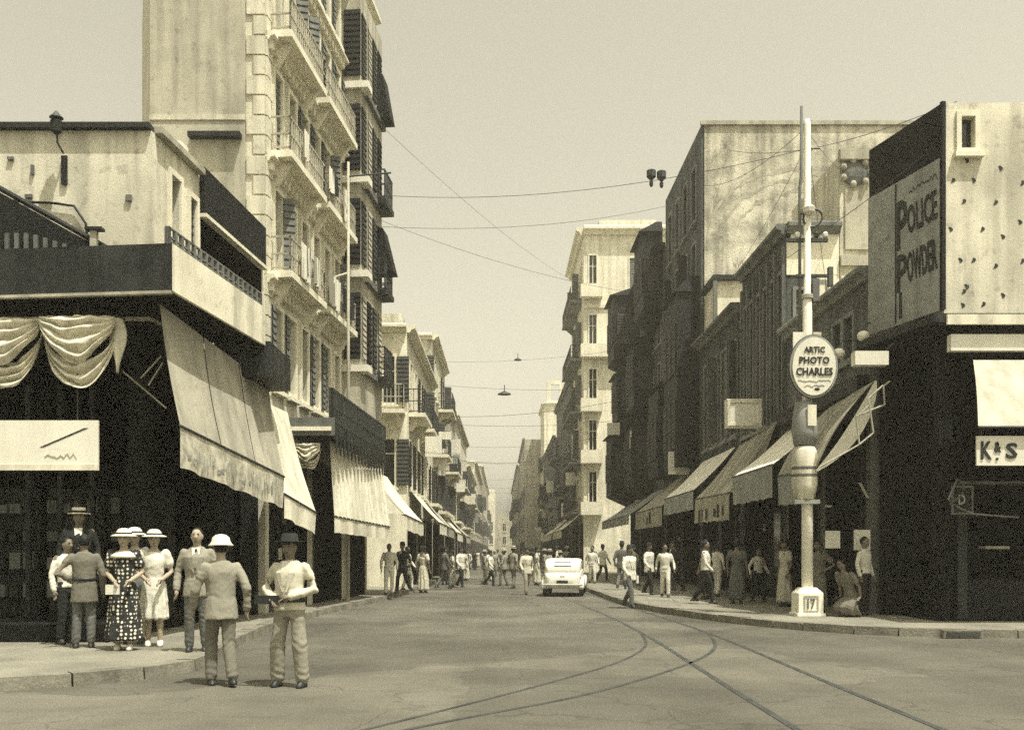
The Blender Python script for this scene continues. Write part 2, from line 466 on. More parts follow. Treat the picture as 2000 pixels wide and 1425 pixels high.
def add_face(mb, F, z0, H, ops, mi=0, mi_dark=1):
    xs = sorted({0.0, F.L} | {min(max(o[0], 0), F.L) for o in ops} | {min(max(o[2], 0), F.L) for o in ops})
    zs = sorted({z0, H} | {o[1] for o in ops} | {o[3] for o in ops})
    def P(x, y, z): return F.M @ Vector((x, y, z))
    for i in range(len(xs) - 1):
        for j in range(len(zs) - 1):
            cx, cz = (xs[i] + xs[i + 1]) / 2, (zs[j] + zs[j + 1]) / 2
            if any(o[0] < cx < o[2] and o[1] < cz < o[3] for o in ops): continue
            mb.face([P(xs[i], 0, zs[j]), P(xs[i + 1], 0, zs[j]), P(xs[i + 1], 0, zs[j + 1]), P(xs[i], 0, zs[j + 1])], mi)
    for o in ops:
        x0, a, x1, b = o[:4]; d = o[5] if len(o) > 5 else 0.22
        mi_r = mi_dark if d > 0.6 else mi  # deep recesses are lined near-black in place of shade
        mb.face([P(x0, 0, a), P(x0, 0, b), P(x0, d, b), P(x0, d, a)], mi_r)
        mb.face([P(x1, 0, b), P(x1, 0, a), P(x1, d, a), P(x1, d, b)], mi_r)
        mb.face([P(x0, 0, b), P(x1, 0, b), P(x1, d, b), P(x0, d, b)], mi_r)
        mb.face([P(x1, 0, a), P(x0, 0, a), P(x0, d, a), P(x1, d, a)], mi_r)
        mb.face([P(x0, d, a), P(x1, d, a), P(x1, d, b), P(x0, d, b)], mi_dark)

def window(parent, inv, F, o, style, tr, sh, seed):
    x0, a, x1, b = o[:4]; w, h = round(x1 - x0, 3), round(b - a, 3)
    M = inv @ F.M @ T(x0, 0, a)
    rnd = random.Random(seed)
    key = (style, w, h, tr)
    fr = cached(('fr',) + key, lambda: weld(ring_mb(w, h, 0.10, -0.05, 0.0).mesh('window', tr)))
    win = link('window', fr, parent, M)
    def pane_mesh():
        p = MB(); p.box(0.003, w - .003, .150, .165, 0.003, h - .003)
        return p.mesh('pane', 'glass')
    if style in ('pane', 'open', 'half'):
        link('pane', cached(('pane', w, h), pane_mesh), win)
        def cross():
            c = MB(); c.box(w / 2 - .03, w / 2 + .03, .11, .148, 0.01, h - .01)
            c.box(.01, w / 2 - .032, .11, .148, h * .68, h * .68 + .05); c.box(w / 2 + .032, w - .01, .11, .148, h * .68, h * .68 + .05)
            return c.mesh('mullion', tr)
        if w > .5: link('mullion', cached(('mull', w, h, tr), cross), win)
    sw = round(w / 2 - .006, 3)
    shm = lambda: shutter_mb(sw, h - .02).mesh('shutter', sh)
    if style == 'shut':
        for k in (0, 1):
            link('shutter', cached(('sh', sw, h, sh), shm), win, T(.004 + k * w / 2, .06, .01))
    elif style == 'open':
        link('shutter', cached(('sh', sw, h, sh), shm), win, T(-sw - .10, -.085, .01))
        link('shutter', cached(('sh', sw, h, sh), shm), win, T(w + .10, -.085, .01))
    elif style == 'half':
        link('shutter', cached(('sh', sw, h, sh), shm), win, T(.004, .06, .01))
        ang = Matrix.Rotation(R(-rnd.uniform(55, 85)), 4, 'Z')
        link('shutter', cached(('sh', sw, h, sh), shm), win, T(w, -.06, .01) @ Matrix.Rotation(R(rnd.uniform(-75, -50)), 4, 'Z'))
    sill = cached(('sill', w, tr), lambda: MB().box(-.16, w + .16, -.14, 0.0, -.20, -.102).mesh('sill', tr))
    link('sill', sill, win)
    return win

def shopfront(parent, inv, F, o, seed):
    x0, a, x1, b = o[:4]; w, h = round(x1 - x0, 3), round(b - a, 3); d = .55
    r = random.Random(seed); M = inv @ F.M @ T(x0, d, a)
    fw = cached(('sf', w, h), lambda: MB().box(.01, w - .01, -.06, .06, h - .75, h - .6).mesh('shopfront', 'dark_wood'))
    sf = link('shopfront', fw, parent, M)
    dx = round(w * r.choice((.08, .36, .62)), 3); dw = min(1.0, w * .3)
    segs = [(.02, dx - .05), (dx + dw + .05, w - .02)]
    for (p, q) in segs:
        if q - p < .35: continue
        link('stall_riser', MB().box(p, q, -.05, .05, .01, .62).mesh('stall_riser', 'dark_paint'), sf)
        link('display_pane', MB().box(p + .05, q - .05, -.012, .012, .68, h - .8).mesh('display_pane', 'glass'), sf)
        for xx in (p, q - .05): link('mullion', MB().box(xx, xx + .05, -.05, .05, .63, h - .76).mesh('mullion', r.choice(('dark_wood', 'shutter_mid', 'dark_paint'))), sf)
        if q - p > .7:
            for k in range(r.randint(1, 3)):
                xx = r.uniform(p + .15, q - .4); zz = r.uniform(.8, h - 1.6)
                link('notice', MB().box(xx, xx + r.uniform(.15, .35), -.02, -.013, zz, zz + r.uniform(.2, .45)).mesh('notice', r.choice(('cream_paint', 'plaster_mid', 'plaster_grey'))), sf)
    link('door_leaf', MB().box(dx, dx + dw, -.03, .03, .01, h - .78).mesh('door_leaf', 'dark_wood'), sf)
    link('door_pane', MB().box(dx + .12, dx + dw - .12, -.042, -.032, .9, h - 1.0).mesh('door_pane', 'glass'), sf)
    return sf

def balcony(parent, inv, F, x0, x1, z, D, mat_slab, mat_rail='iron', rh=1.0, th=0.16, brackets=True, solid=False):
    L = round(x1 - x0, 3)
    M = inv @ F.M @ T(x0, 0, z)
    s = link('balcony', cached(('slab', L, D, th, mat_slab), lambda: MB().box(0, L, -D, 0.0, -th, 0).mesh('balcony', mat_slab)), parent, M)
    if solid:
        def sol():
            b = MB(); b.box(0.0, .1, -D + .1, -.002, .002, rh); b.box(L - .1, L, -D + .1, -.002, .002, rh); b.box(0, L, -D, -D + .098, .002, rh)
            return b.mesh('parapet', mat_rail)
        link('parapet', cached(('sol', L, D, rh, mat_rail), sol), s)
    else:
        r = link('railing', cached(('rail', L, D, rh, mat_rail), lambda: railing_mb(L - .1, D - .06, rh).mesh('railing', mat_rail)), s, T(.05, 0, .002))
        r['kind'] = 'stuff'
    if brackets:
        for x in (L * .12, L * .88):
            def br():
                b = MB(); b.hull8([(-.07, -.1, -.55), (.07, -.1, -.55), (.07, 0, -.55), (-.07, 0, -.55)], [(-.07, -D * .8, -.01), (.07, -D * .8, -.01), (.07, 0, -.01), (-.07, 0, -.01)])
                return b.mesh('bracket', mat_slab)
            link('bracket', cached(('br', D, mat_slab), br), s, T(x, 0, -th))
    return s

def cornice(parent, inv, F, z, D, mat_c, h=0.32, ext=0.0, x0=None, x1=None, name='cornice'):
    a, b_ = (-ext if x0 is None else x0), (F.L + ext if x1 is None else x1)
    prof = [(0.0, 0), (-D * .35, 0), (-D * .55, h * .4), (-D, h * .55), (-D, h * .85), (-D * .9, h), (0.0, h)]
    b = MB(); rings = [[(x, y, zz) for (y, zz) in prof] for x in (a, b_)]
    b.loft(rings)
    return link(name, b.mesh(name, mat_c), parent, inv @ F.M @ T(0, -.002, z))

def building(name, label, poly, H, wall, edges=None, z0=0.0, tr='trim', sh='shutter_dark', cat='building', group=None, roof='roof', corn=None, corn_d=.35, dark='black', parapet=0.0):
    """poly runs counter-clockwise; edges maps an edge's number to its openings (x0, z0, x1, z1, style, depth)"""
    b = thing(name, label, cat, (poly[0][0], poly[0][1], 0), 0, group)
    inv = T(-poly[0][0], -poly[0][1], 0)
    mb = MB(); edges = edges or {}
    Fs = []
    for i in range(len(poly)):
        F = Face(poly[i], poly[(i + 1) % len(poly)]); Fs.append(F)
        add_face(mb, F, z0, H, edges.get(i, []))
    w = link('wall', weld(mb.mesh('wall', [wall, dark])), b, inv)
    rb = MB(); rb.face([(p[0], p[1], H - .03) for p in poly])
    link('roof', rb.mesh('roof', roof), b, inv)
    for i, ops in edges.items():
        for k, o in enumerate(ops):
            if len(o) > 4 and o[4] == 'shop': shopfront(b, inv, Fs[i], o, k + i + int(poly[0][1]))
            elif len(o) > 4 and o[4]:
                window(b, inv, Fs[i], o, o[4], tr, sh, hash((round(o[0], 2), round(o[1], 2), i)))
    if corn:
        for i in (edges.keys()):
            cornice(b, inv, Fs[i], H - .12, corn_d, corn)
    return b, inv, Fs

def grid(L, n, w, floors, h, m0=0.7, m1=0.7, styles=('pane', 'shut', 'open', 'half'), seed=0):
    r = random.Random(seed); res = []
    sp = (L - m0 - m1) / n
    for z in floors:
        for k in range(n):
            x = m0 + sp * (k + .5) - w / 2
            res.append((round(x, 3), z, round(x + w, 3), z + h, r.choice(styles)))
    return res
def shops(L, n, h=3.2, m=0.25, z=0.15, depth=1.2, kind='shop'):
    sp = L / n
    return [(round(sp * k + m, 3), z, round(sp * (k + 1) - m, 3), z + h, kind, depth) for k in range(n)]
def lx(Y): return -6.1 + 0.093 * (Y - 15)       # frontage of the left-hand side

# ---- left: low corner shop building with the thick marquee
P1 = [(-5.95, 16.65), (-5.415, 22.4), (-16, 22.4), (-16, 16.65)]
b, inv, Fs = building('corner_building', 'low cream corner building above the thick dark marquee at left', P1, 8.76, 'plaster',
    {0: [(.72, 7.1, 1.12, 8.3, 'pane'), (1.55, 6.9, 1.85, 8.2, 'shut'), (2.1, 6.0, 5.6, 7.98, None, 1.6)], 3: []}, z0=5.5, roof='roof')
F0, F3 = Fs[0], Fs[3]
part('blind', MB().box(2.05, 5.62, -.10, -.003, 8.07, 8.95), 'dark_and_shade', b, m=inv @ F0.M)
part('moulding', MB().box(2.05, 5.62, -.14, -.003, 7.99, 8.06), 'trim', b, m=inv @ F0.M)
part('coping', MB().box(7.2, 10.05, -.12, .2, 8.77, 8.86), 'dark_paint', b, m=inv @ F3.M)
part('coping', MB().box(0.12, 2.0, -.14, .25, 8.77, 8.88), 'plaster_mid', b, m=inv @ F0.M)
part('chimney', MB().box(2.0, 2.35, .35, .7, 8.78, 9.45), 'white_paint', b, m=inv @ F0.M)
part('ceiling', MB().prism([(-16, 16.64), (-5.97, 16.64), (-5.43, 22.38), (-16, 22.38)], 5.38, 5.49), 'dark_and_shade', b, m=inv)
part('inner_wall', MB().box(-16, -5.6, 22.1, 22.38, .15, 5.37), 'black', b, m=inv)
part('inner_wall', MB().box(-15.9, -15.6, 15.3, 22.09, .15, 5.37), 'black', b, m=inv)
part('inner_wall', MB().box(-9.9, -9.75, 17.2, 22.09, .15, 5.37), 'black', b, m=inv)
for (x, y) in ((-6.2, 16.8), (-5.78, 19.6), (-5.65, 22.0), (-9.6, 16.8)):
    part('pier', MB().box(x - .16, x + .16, y - .16, y + .16, .15, 5.37), 'dark_and_shade', b, m=inv)
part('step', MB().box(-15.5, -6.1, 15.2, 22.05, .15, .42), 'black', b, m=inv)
for k in range(3):
    x = -9.3 + k * 1.15
    sh_ = part('shelf_unit', MB().box(x, x + 1.0, 17.6, 18.0, .43, 2.7), 'dark_wood', b, m=inv)
    for q in range(4):
        for w_ in range(4):
            hh = random.uniform(.12, .32)
            part('goods_box', MB().box(x + .05 + w_ * .24, x + .05 + w_ * .24 + random.uniform(.1, .2), 17.42, 17.59, .75 + q * .5, .75 + q * .5 + hh), random.choice(('goods', 'plaster_grey', 'dark_paint')), sh_)
for (x, y) in ((-7.0, 16.75), (-8.1, 16.75), (-7.55, 16.75)):
    part('door_post', MB().box(x - .04, x + .04, y - .04, y + .04, .43, 4.4), 'dark_paint', b, m=inv)
# pipe on the front wall
part('pipe', MB().tube([(7.35, -.05, 7.58), (7.9, -.06, 7.52), (8.4, -.06, 7.5), (8.75, -.06, 7.45), (8.95, -.06, 7.15), (9.05, -.06, 6.3)], .022, 6), 'dark_paint', b, m=inv @ F3.M, smooth=True)
for (x, z, w, h) in ((6.9, 8.35, .09, .1), (7.6, 8.25, .1, .05), (8.0, 8.0, .05, .16), (9.62, 7.55, .1, .1), (7.9, 7.6, .12, .06)):
    part('iron_bracket', MB().box(x, x + w, -.05, -.003, z, z + h), 'plaster_grey', b, m=inv @ F3.M)

m = thing('marquee', 'thick flat marquee with dark front and pale side above the left corner shop', 'marquee', (-4.98, 14.8, 0))
minv = T(4.98, -14.8, 0)
part('slab', MB().prism([(-15.9, 16.02), (-5.03, 14.86), (-4.56, 18.7), (-5.70, 18.72), (-5.97, 16.62), (-15.9, 16.62)], 5.57, 6.20), 'dark_and_shade', m, m=minv)
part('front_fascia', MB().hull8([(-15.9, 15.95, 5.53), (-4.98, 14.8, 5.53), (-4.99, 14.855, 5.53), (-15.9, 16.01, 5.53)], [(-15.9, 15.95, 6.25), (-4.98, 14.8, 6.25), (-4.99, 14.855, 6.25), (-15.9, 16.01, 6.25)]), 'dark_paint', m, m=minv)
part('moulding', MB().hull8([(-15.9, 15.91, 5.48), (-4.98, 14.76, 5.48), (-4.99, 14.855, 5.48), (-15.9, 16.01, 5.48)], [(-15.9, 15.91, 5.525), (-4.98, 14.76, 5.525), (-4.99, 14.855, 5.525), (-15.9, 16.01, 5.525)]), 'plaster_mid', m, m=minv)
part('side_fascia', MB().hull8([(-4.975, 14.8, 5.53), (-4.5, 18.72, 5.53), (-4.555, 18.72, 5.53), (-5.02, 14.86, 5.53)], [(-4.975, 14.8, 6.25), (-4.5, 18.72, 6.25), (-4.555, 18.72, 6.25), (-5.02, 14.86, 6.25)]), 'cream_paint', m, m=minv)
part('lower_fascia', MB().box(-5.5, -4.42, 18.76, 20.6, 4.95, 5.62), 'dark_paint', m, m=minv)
F = Face((-4.99, 14.9), (-4.52, 18.7))
rr = link('railing', railing_mb(F.L, .02, .28, .22, .03, .02).mesh('railing', 'plaster_grey'), m, minv @ F.M @ T(0, .1, 6.25)); rr['kind'] = 'stuff'
for k in range(9):
    x = .3 + k * .42 + random.uniform(-.08, .08)
    part('flower_pot', MB().lathe([(.05, 0), (.08, .14), (.09, .16)], (x, .38, 6.205), 8), 'plaster_mid', m, m=minv @ F.M)

# slatted stair side on top of the marquee, dark against the wall
st = thing('rooftop_stair', 'dark sloping stair balustrade with lattice slats on the marquee roof', 'staircase', (-6.6, 15.75, 6.2))
part('stringer', MB().hull8([(-3.6, 0, .02), (.55, 0, .02), (.55, .1, .02), (-3.6, .1, .02)], [(-3.6, 0, 2.35), (.55, 0, .04), (.55, .1, .04), (-3.6, .1, 2.35)]), 'dark_and_shade', st)
for k in range(24):
    x = -3.4 + k * .155; zt = 2.35 - (x + 3.6) / 4.15 * 2.31
    part('slat', MB().box(x, x + .06, -.05, -.004, .03, max(.06, min(zt * .55, .5))), 'plaster_grey', st)
part('newel_post', MB().box(.02, .12, -.12, -.02, .03, .52), 'plaster_mid', st)
part('post_cap', MB().box(-.05, .22, -.16, .0, .525, .57), 'dark_paint', st)
part('handrail', MB().tube([(-3.6, .05, 2.42), (.6, .05, .08)], .05, 6), 'dark_wood', st)

lan = thing('wall_lantern', 'dark iron lantern on a bracket by the left edge of the corner building', 'lantern', (-7.42, 16.3, 8.35)); lan.scale = (.7, .7, .7)
part('bracket', MB().tube([(-.02, .42, .0), (-.02, .1, .12), (.0, .0, .62)], .025, 6), 'iron', lan)
part('cage', MB().lathe([(.05, .28), (.12, .34), (.15, .58), (.05, .66)], (0, 0, 0), 8), 'dark_paint', lan)
part('cap', MB().lathe([(.17, .67), (.08, .76), (.02, .84)], (0, 0, 0), 8), 'iron', lan)
part('wall_plate', MB().box(-.08, .06, .42, .475, -.75, -.05), 'dark_wood', lan)

def scribble(x0, x1, z, h, sd, parent, m, y=-.075, material='letter_faint', w=.018):
    r = random.Random(sd); pts = []; n = int((x1 - x0) / .05)
    for k in range(n + 1):
        pts.append((x0 + (x1 - x0) * k / n, y, z + h * (r.random() - .35)))
    b = MB()
    for k in range(n):
        (ax, ay, az), (bx, by, bz) = pts[k], pts[k + 1]
        b.hull8([(ax, y, az - w), (bx, y, bz - w), (bx, y + .004, bz - w), (ax, y + .004, az - w)], [(ax, y, az + w), (bx, y, bz + w), (bx, y + .004, bz + w), (ax, y + .004, az + w)])
    q = part('faded_script', b, material, parent, m=m); q['kind'] = 'stuff'

# festooned cloth under the marquee, two swags
def swag(label, xa, xb, y, zt, drop, group, tail=True):
    o = thing('cloth_festoon', label, 'drapery', ((xa + xb) / 2, y, zt), 0, group)
    W = xb - xa; nx, ns = 26, 24
    for (f0, f1, dr, yo, ph) in ((0.0, 1.0, drop * .55, -.10, 3), (.62, 1.0, drop, .02, 2)):
        b = MB(); V = []
        for s in range(ns + 1):
            for t in range(nx + 1):
                u = t / nx; f = f0 + (f1 - f0) * s / ns; c4 = (4 * u * (1 - u))
                x = -W / 2 + W * u
                z = -(dr * f) * c4 ** .7 - .16 * f - .05 * math.sin(u * 9 + yo * 30) * f
                q = Vector((u * 3.1 + xa, f * 2.2, yo * 9)); w1 = NZ.noise(q) ; w2 = NZ.noise(q * 2.7)
                V.append((x, yo - .10 - .14 * abs(math.sin((s / ns) * math.pi * ph * 1.4 + 1.7 * w1 + .8 * w2)) * (.3 + c4) + .03 * w2, z + .05 * w1 * f))
        b.v = V
        for s in range(ns):
            for t in range(nx):
                i = s * (nx + 1) + t
                b.f.append((i + nx + 1, i + nx + 2, i + 1, i)); b.mi.append(0)
        part('swag', b, 'canvas_white', o, smooth=True)
    part('rod', MB().tube([(-W / 2 - .05, .04, .02), (W / 2 + .05, .04, .02)], .025, 6), 'iron', o)
    if tail:
        b = MB(); rings = []
        for k in range(9):
            z = -.85 * k / 8; hw = .07 + .06 * math.sin(k * .6)
            rings.append([(W / 2 - .02 + hw * math.cos(a) * (1 + .3 * math.sin(3 * a)), -.06 + .05 * math.sin(a), z) for a in [2 * math.pi * q / 12 for q in range(12)]])
        b.loft(rings); part('tail', b, 'canvas_white', o, smooth=True)
swag('white cloth festoon with deep folds hanging under the dark marquee at left', -7.15, -5.98, 15.35, 5.22, .98, 'festoons under the marquee')
swag('white cloth festoon at the far left edge, beyond the folded one in full view', -8.5, -7.2, 15.48, 5.22, .98, 'festoons under the marquee', False)

o = thing('shop_sign', 'white signboard with a dark diagonal stroke hanging in the left shop opening', 'sign', (-7.2, 15.2, 2.83))
part('board', MB().box(-1.3, .93, 0, .05, 0, .78), 'white_paint', o)
part('stroke', MB().hull8([(.02, -.006, .36), (.08, -.006, .36), (.08, -.002, .36), (.02, -.002, .36)], [(.72, -.006, .66), (.78, -.006, .66), (.78, -.002, .66), (.72, -.002, .66)]), 'letter', o)
part('bottom_batten', MB().box(-1.3, .93, -.02, -.002, .0, .09), 'cream_paint', o)
scribble(.1, .6, .2, .1, 301, o, Matrix.Identity(4), y=-.008, material='plaster_mid', w=.01)
for x in (-.9, .6):
    part('hanger', MB().tube([(x, .025, .78), (x, .03, 2.62)], .012, 5), 'iron', o)

# awning builder -----------------------------------------------------------
def awning(label, Tn, Tf, Bn, Bf, cloth, val=None, val_h=.5, sag=.06, panels=1, group=None, arms=True, val_mat=None, flap=False, scallop=.04, pleat=0.0, name='awning'):
    """cloth hung between the wall edge (Tn near, Tf far) and the front bar (Bn near, Bf far)"""
    Tn, Tf, Bn, Bf = map(Vector, (Tn, Tf, Bn, Bf))
    base = (Tn + Tf) / 2
    o = thing(name, label, 'awning', tuple(base), 0, group)
    def pt(u, v):
        a = Tn.lerp(Tf, u); c = Bn.lerp(Bf, u); p = a.lerp(c, v)
        n = (c - a).cross(Tf - Tn).normalized()
        if n.z > 0: n = -n
        p = p + n * sag * math.sin(math.pi * v) * (1 + .3 * math.sin(u * 7))
        if pleat: p = p + n * pleat * math.sin(u * 2 * math.pi * 16) * (.3 + .7 * v)
        return p - base
    nu, nv = (96 if pleat else 14), 10
    for k in range(panels):
        u0, u1 = k / panels + (.004 if k else 0), (k + 1) / panels - (.004 if k < panels - 1 else 0)
        b = MB(); n1 = max(4, nu // panels)
        up, dn = [], []
        for i in range(n1 + 1):
            for j in range(nv + 1):
                p = pt(u0 + (u1 - u0) * i / n1, j / nv); up.append(p); dn.append(p + Vector((0, 0, -.012)))
        b.v = [tuple(p) for p in up + dn]; N = len(up)
        for i in range(n1):
            for j in range(nv):
                a = i * (nv + 1) + j
                b.f.append((a, a + nv + 1, a + nv + 2, a + 1)); b.f.append((N + a + 1, N + a + nv + 2, N + a + nv + 1, N + a)); b.mi += [0, 0]
        part('cloth', b, cloth, o, smooth=True)
    if val_h:
        b = MB(); n = 40; d = (Bf - Bn); ln = d.length; nrm = Vector((d.y, -d.x, 0)).normalized()
        ru, rl = [], []
        for i in range(n + 1):
            u = i / n; p = Bn.lerp(Bf, u) - base
            wv = nrm * .035 * math.sin(u * ln * 5.0)
            ru.append(p + Vector((0, 0, -.02))); rl.append(p + wv + Vector((0, 0, -val_h + scallop * abs(math.sin(u * ln * 4.2)))))
        b.v = [tuple(p) for p in ru + rl]
        for i in range(n):
            b.f.append((i, i + 1, n + 1 + i + 1, n + 1 + i)); b.mi.append(0)
        part('valance', b, val_mat or cloth, o, smooth=True)
    part('front_bar', MB().tube([Bn - base, Bf - base], .025, 6), 'iron', o)
    if arms:
        for u in (.04, .96):
            a = Tn.lerp(Tf, u) + Vector((0, 0, -1.1)); c = Bn.lerp(Bf, u)
            part('arm', MB().tube([a - base, c - base + Vector((0, 0, -.03))], .018, 5), 'iron', o)
    if flap:
        for (t_, b_) in ((Tn, Bn),):
            q = Vector((t_.x, t_.y, b_.z + (t_.z - b_.z) * .35))
            bb = MB(); e = Vector((0, -.012, 0))
            pts = [t_ - base - e, b_ - base - e, Vector((t_.x + (b_.x - t_.x) * .55, b_.y, b_.z + .05)) - base - e]
            bb.face([tuple(p) for p in pts]); part('side_flap', bb, cloth, o)
    return o

awning('tall tan canvas awning dropping almost straight below the marquee side', (-5.34, 15.3, 5.45), (-4.84, 20.4, 5.05), (-5.0, 15.25, 3.53), (-4.42, 20.0, 3.1),
       'canvas_tan', val_h=.66, sag=.03, panels=3, val_mat='canvas_print', arms=False, scallop=.02)
vl = [o_ for o_ in bpy.data.objects if o_.name.startswith('awning')][-1]
vr = random.Random(5); u = .04
while u < .93:
    p = Vector((-5.0, 15.25, 3.53)).lerp(Vector((-4.42, 20.0, 3.1)), u)
    w_, h_ = vr.uniform(.05, .16), vr.uniform(.18, .36)
    mb = MB(); d_ = Vector((.58, 4.75, 0)).normalized(); z_ = p.z - .5 + vr.uniform(-.02, .05)
    e = Vector((.045, 0, 0))
    q0, q1 = p + e, p + e + d_ * w_
    if vr.random() < .5: mb.hull8([(q0.x, q0.y, z_), (q0.x + .004, q0.y + .03, z_), (q0.x, q0.y + .03, z_), (q0.x - .004, q0.y, z_)], [(q0.x, q0.y, z_ + h_), (q0.x + .004, q0.y + .03, z_ + h_), (q0.x, q0.y + .03, z_ + h_), (q0.x - .004, q0.y, z_ + h_)])
    else: mb.hull8([(q0.x, q0.y, z_), (q1.x, q1.y, z_), (q1.x - .004, q1.y, z_), (q0.x - .004, q0.y, z_)], [(q0.x, q0.y, z_ + .05), (q1.x, q1.y, z_ + .05), (q1.x - .004, q1.y, z_ + .05), (q0.x - .004, q0.y, z_ + .05)])
    part('painted_letter', mb, 'letter_faint', vl, m=T(*(-vl.location))); u += vr.uniform(.025, .05)
awning('small pale awning sloping down beside the tall tan one', (-4.95, 19.9, 4.7), (-4.85, 22.3, 4.75), (-4.42, 20.0, 2.75), (-4.16, 22.1, 2.45),
       'canvas_white', val_h=.5, sag=.04, arms=True, val_mat='canvas_white', scallop=.02, flap=True)
o = thing('folded_awning', 'bare bars of a folded awning in the dark left shop opening', 'awning', (-5.9, 15.6, 4.0))
for (a, c) in (((240, 725), (325, 797)), ((275, 738), (315, 695)), ((290, 752), (318, 708))):
    p, q = at(a[0], a[1], 15.6) - Vector((-5.9, 15.6, 4.0)), at(c[0], c[1], 15.7) - Vector((-5.9, 15.6, 4.0))
    part('bar', MB().tube([p, q], .014, 5), 'plaster_mid', o)

# ---- left: the tall apartment house
P2 = [(-5.4, 22.45), (-4.45, 32.7), (-12, 32.7), (-8.05, 22.45)]
fl = [5.5, 8.3, 11.1, 13.9, 16.7]
ops = grid(7.0, 6, .56, fl, 1.85, .35, .15, ('pane', 'open', 'shut', 'half', 'pane'), 3)
ops += shops(7.2, 2, 3.9) + [(7.6, .15, 10.0, 4.1, None, 1.2)]
b, inv, Fs = building('tall_apartment_house', 'tall cream apartment house with shuttered windows and a dark oriel at left', P2, 19.2, 'plaster', {0: ops}, tr='trim', sh='shutter_mid')
F = Fs[0]
for z in (7.78, 10.58, 13.38, 16.18):
    cornice(b, inv, F, z, .22, 'trim', .2, x0=0.0, x1=7.0, name='string_course')
    for k in range(22):
        part('dentil', MB().box(.1 + k * .31, .1 + k * .31 + .15, -.14, -.004, z - .16, z - .002), 'trim', b, m=inv @ F.M)
cornice(b, inv, F, 19.05, .5, 'trim', .4)
for z in (8.12, 10.92, 13.72):
    balcony(b, inv, F, .25, 3.3, z, .55, 'trim', 'plaster_mid', .8)
    balcony(b, inv, F, 3.6, 6.7, z, .55, 'trim', 'plaster_mid', .8)
for k in range(30):                       # quoins at the corner
    z = 5.2 + k * .46; d = .42 if k % 2 else .26
    part('quoin', MB().box(0.0, d, -.05, -.003, z, z + .42), 'plaster', b, m=inv @ F.M)
    part('quoin', MB().box(Fs[3].L - d, Fs[3].L, -.05, -.003, z, z + .42), 'plaster', b, m=inv @ Fs[3].M)
part('party_render', MB().box(0.0, Fs[3].L - .45, -.03, -.003, 8.0, 19.1), 'plaster_mid', b, m=inv @ Fs[3].M)
part('ledge', MB().box(.93, 2.12, -.25, -.032, 11.05, 11.16), 'dark_paint', b, m=inv @ Fs[3].M)
part('ledge', MB().box(.0, 2.2, -.06, -.032, 11.5, 11.62), 'plaster_old', b, m=inv @ Fs[3].M)
# oriel of dark timber with white slabs between its storeys
ori = part('oriel', MB().box(7.05, 10.1, -.55, -.003, 5.3, 18.6), 'plaster_mid', b, m=inv @ F.M)
part('underside', MB().hull8([(7.5, -.25, 4.3), (9.7, -.25, 4.3), (9.7, -.01, 4.3), (7.5, -.01, 4.3)], [(7.05, -.55, 5.29), (10.1, -.55, 5.29), (10.1, -.01, 5.29), (7.05, -.01, 5.29)]), 'dark_and_shade', ori)  # shade below the oriel put into a near-black colour
for z in (7.0, 9.85, 12.7, 15.55):
    part('slab', MB().box(6.93, 7.5, -.82, -.004, z, z + .2), 'white_paint', ori)
    part('slab', MB().box(7.503, 10.15, -.68, -.004, z + .02, z + .16), 'shutter_mid', ori)  # lit near end white, rest darker: light and shade put into colour
    part('shutter', shutter_mb(.5, 2.0), 'dark_and_shade', ori, m=T(7.02, -.06, z + .4) @ Matrix.Rotation(R(-90), 4, 'Z'))
    for k in range(4):
        part('shutter', shutter_mb(.46, 1.9), 'shutter_pale' if (k + int(z)) % 3 == 1 else 'dark_and_shade' if k % 2 else 'shutter_dark', ori, m=T(7.15 + k * .74, -.59, z + .45))
for z in (7.2, 10.05, 12.9):
    balcony(b, inv, F, 8.9, 10.2, z, .95, 'dark_paint', 'iron', .95, brackets=False)
for z, D in ((16.6, .75), (11.6, .85)):
    part('window_hood', MB().hull8([(9.3, -D - .25, z - .9), (10.1, -D - .25, z - .9), (10.1, -.56, z - .9), (9.3, -.56, z - .9)], [(9.3, -.75, z + .5), (10.1, -.75, z + .5), (10.1, -.56, z + .5), (9.3, -.56, z + .5)]), 'dark_and_shade', b, m=inv @ F.M)
# first-floor canopy over its shops
c = thing('shop_canopy', 'flat canopy with pale edge and iron railing over the shops of the tall house', 'canopy', (-4.6, 23.4, 4.35))
cm = T(4.6, -23.4, -4.35)
part('slab', MB().prism([(-5.28, 23.4), (-3.98, 23.5), (-3.6, 30.8), (-4.62, 30.8)], 4.42, 4.66), 'dark_paint', c, m=cm)
part('front_board', MB().box(-5.28, -3.95, 23.32, 23.385, 4.35, 4.78), 'plaster_grey', c, m=cm)
part('moulding', MB().box(-5.2, -4.02, 23.28, 23.315, 4.46, 4.56), 'trim', c, m=cm)
Fc = Face((-4.0, 23.55), (-3.58, 30.9))
rr = link('railing', railing_mb(Fc.L, .05, .85, .2, .025, .04).mesh('railing', 'iron'), c, cm @ Fc.M @ T(0, .1, 4.665)); rr['kind'] = 'stuff'
for k in range(16):
    part('hanging_fringe', MB().hull8([(k * .45 + .14, -.03, 3.95), (k * .45 + .22, -.03, 3.95), (k * .45 + .22, -.01, 3.95), (k * .45 + .14, -.01, 3.95)], [(k * .45, -.03, 4.41), (k * .45 + .4, -.03, 4.41), (k * .45 + .4, -.01, 4.41), (k * .45, -.01, 4.41)]), 'dark_paint', c, m=cm @ Fc.M)
swag('small white cloth festoon under the canopy of the tall house', -5.0, -4.32, 23.7, 4.18, .5, None, False)
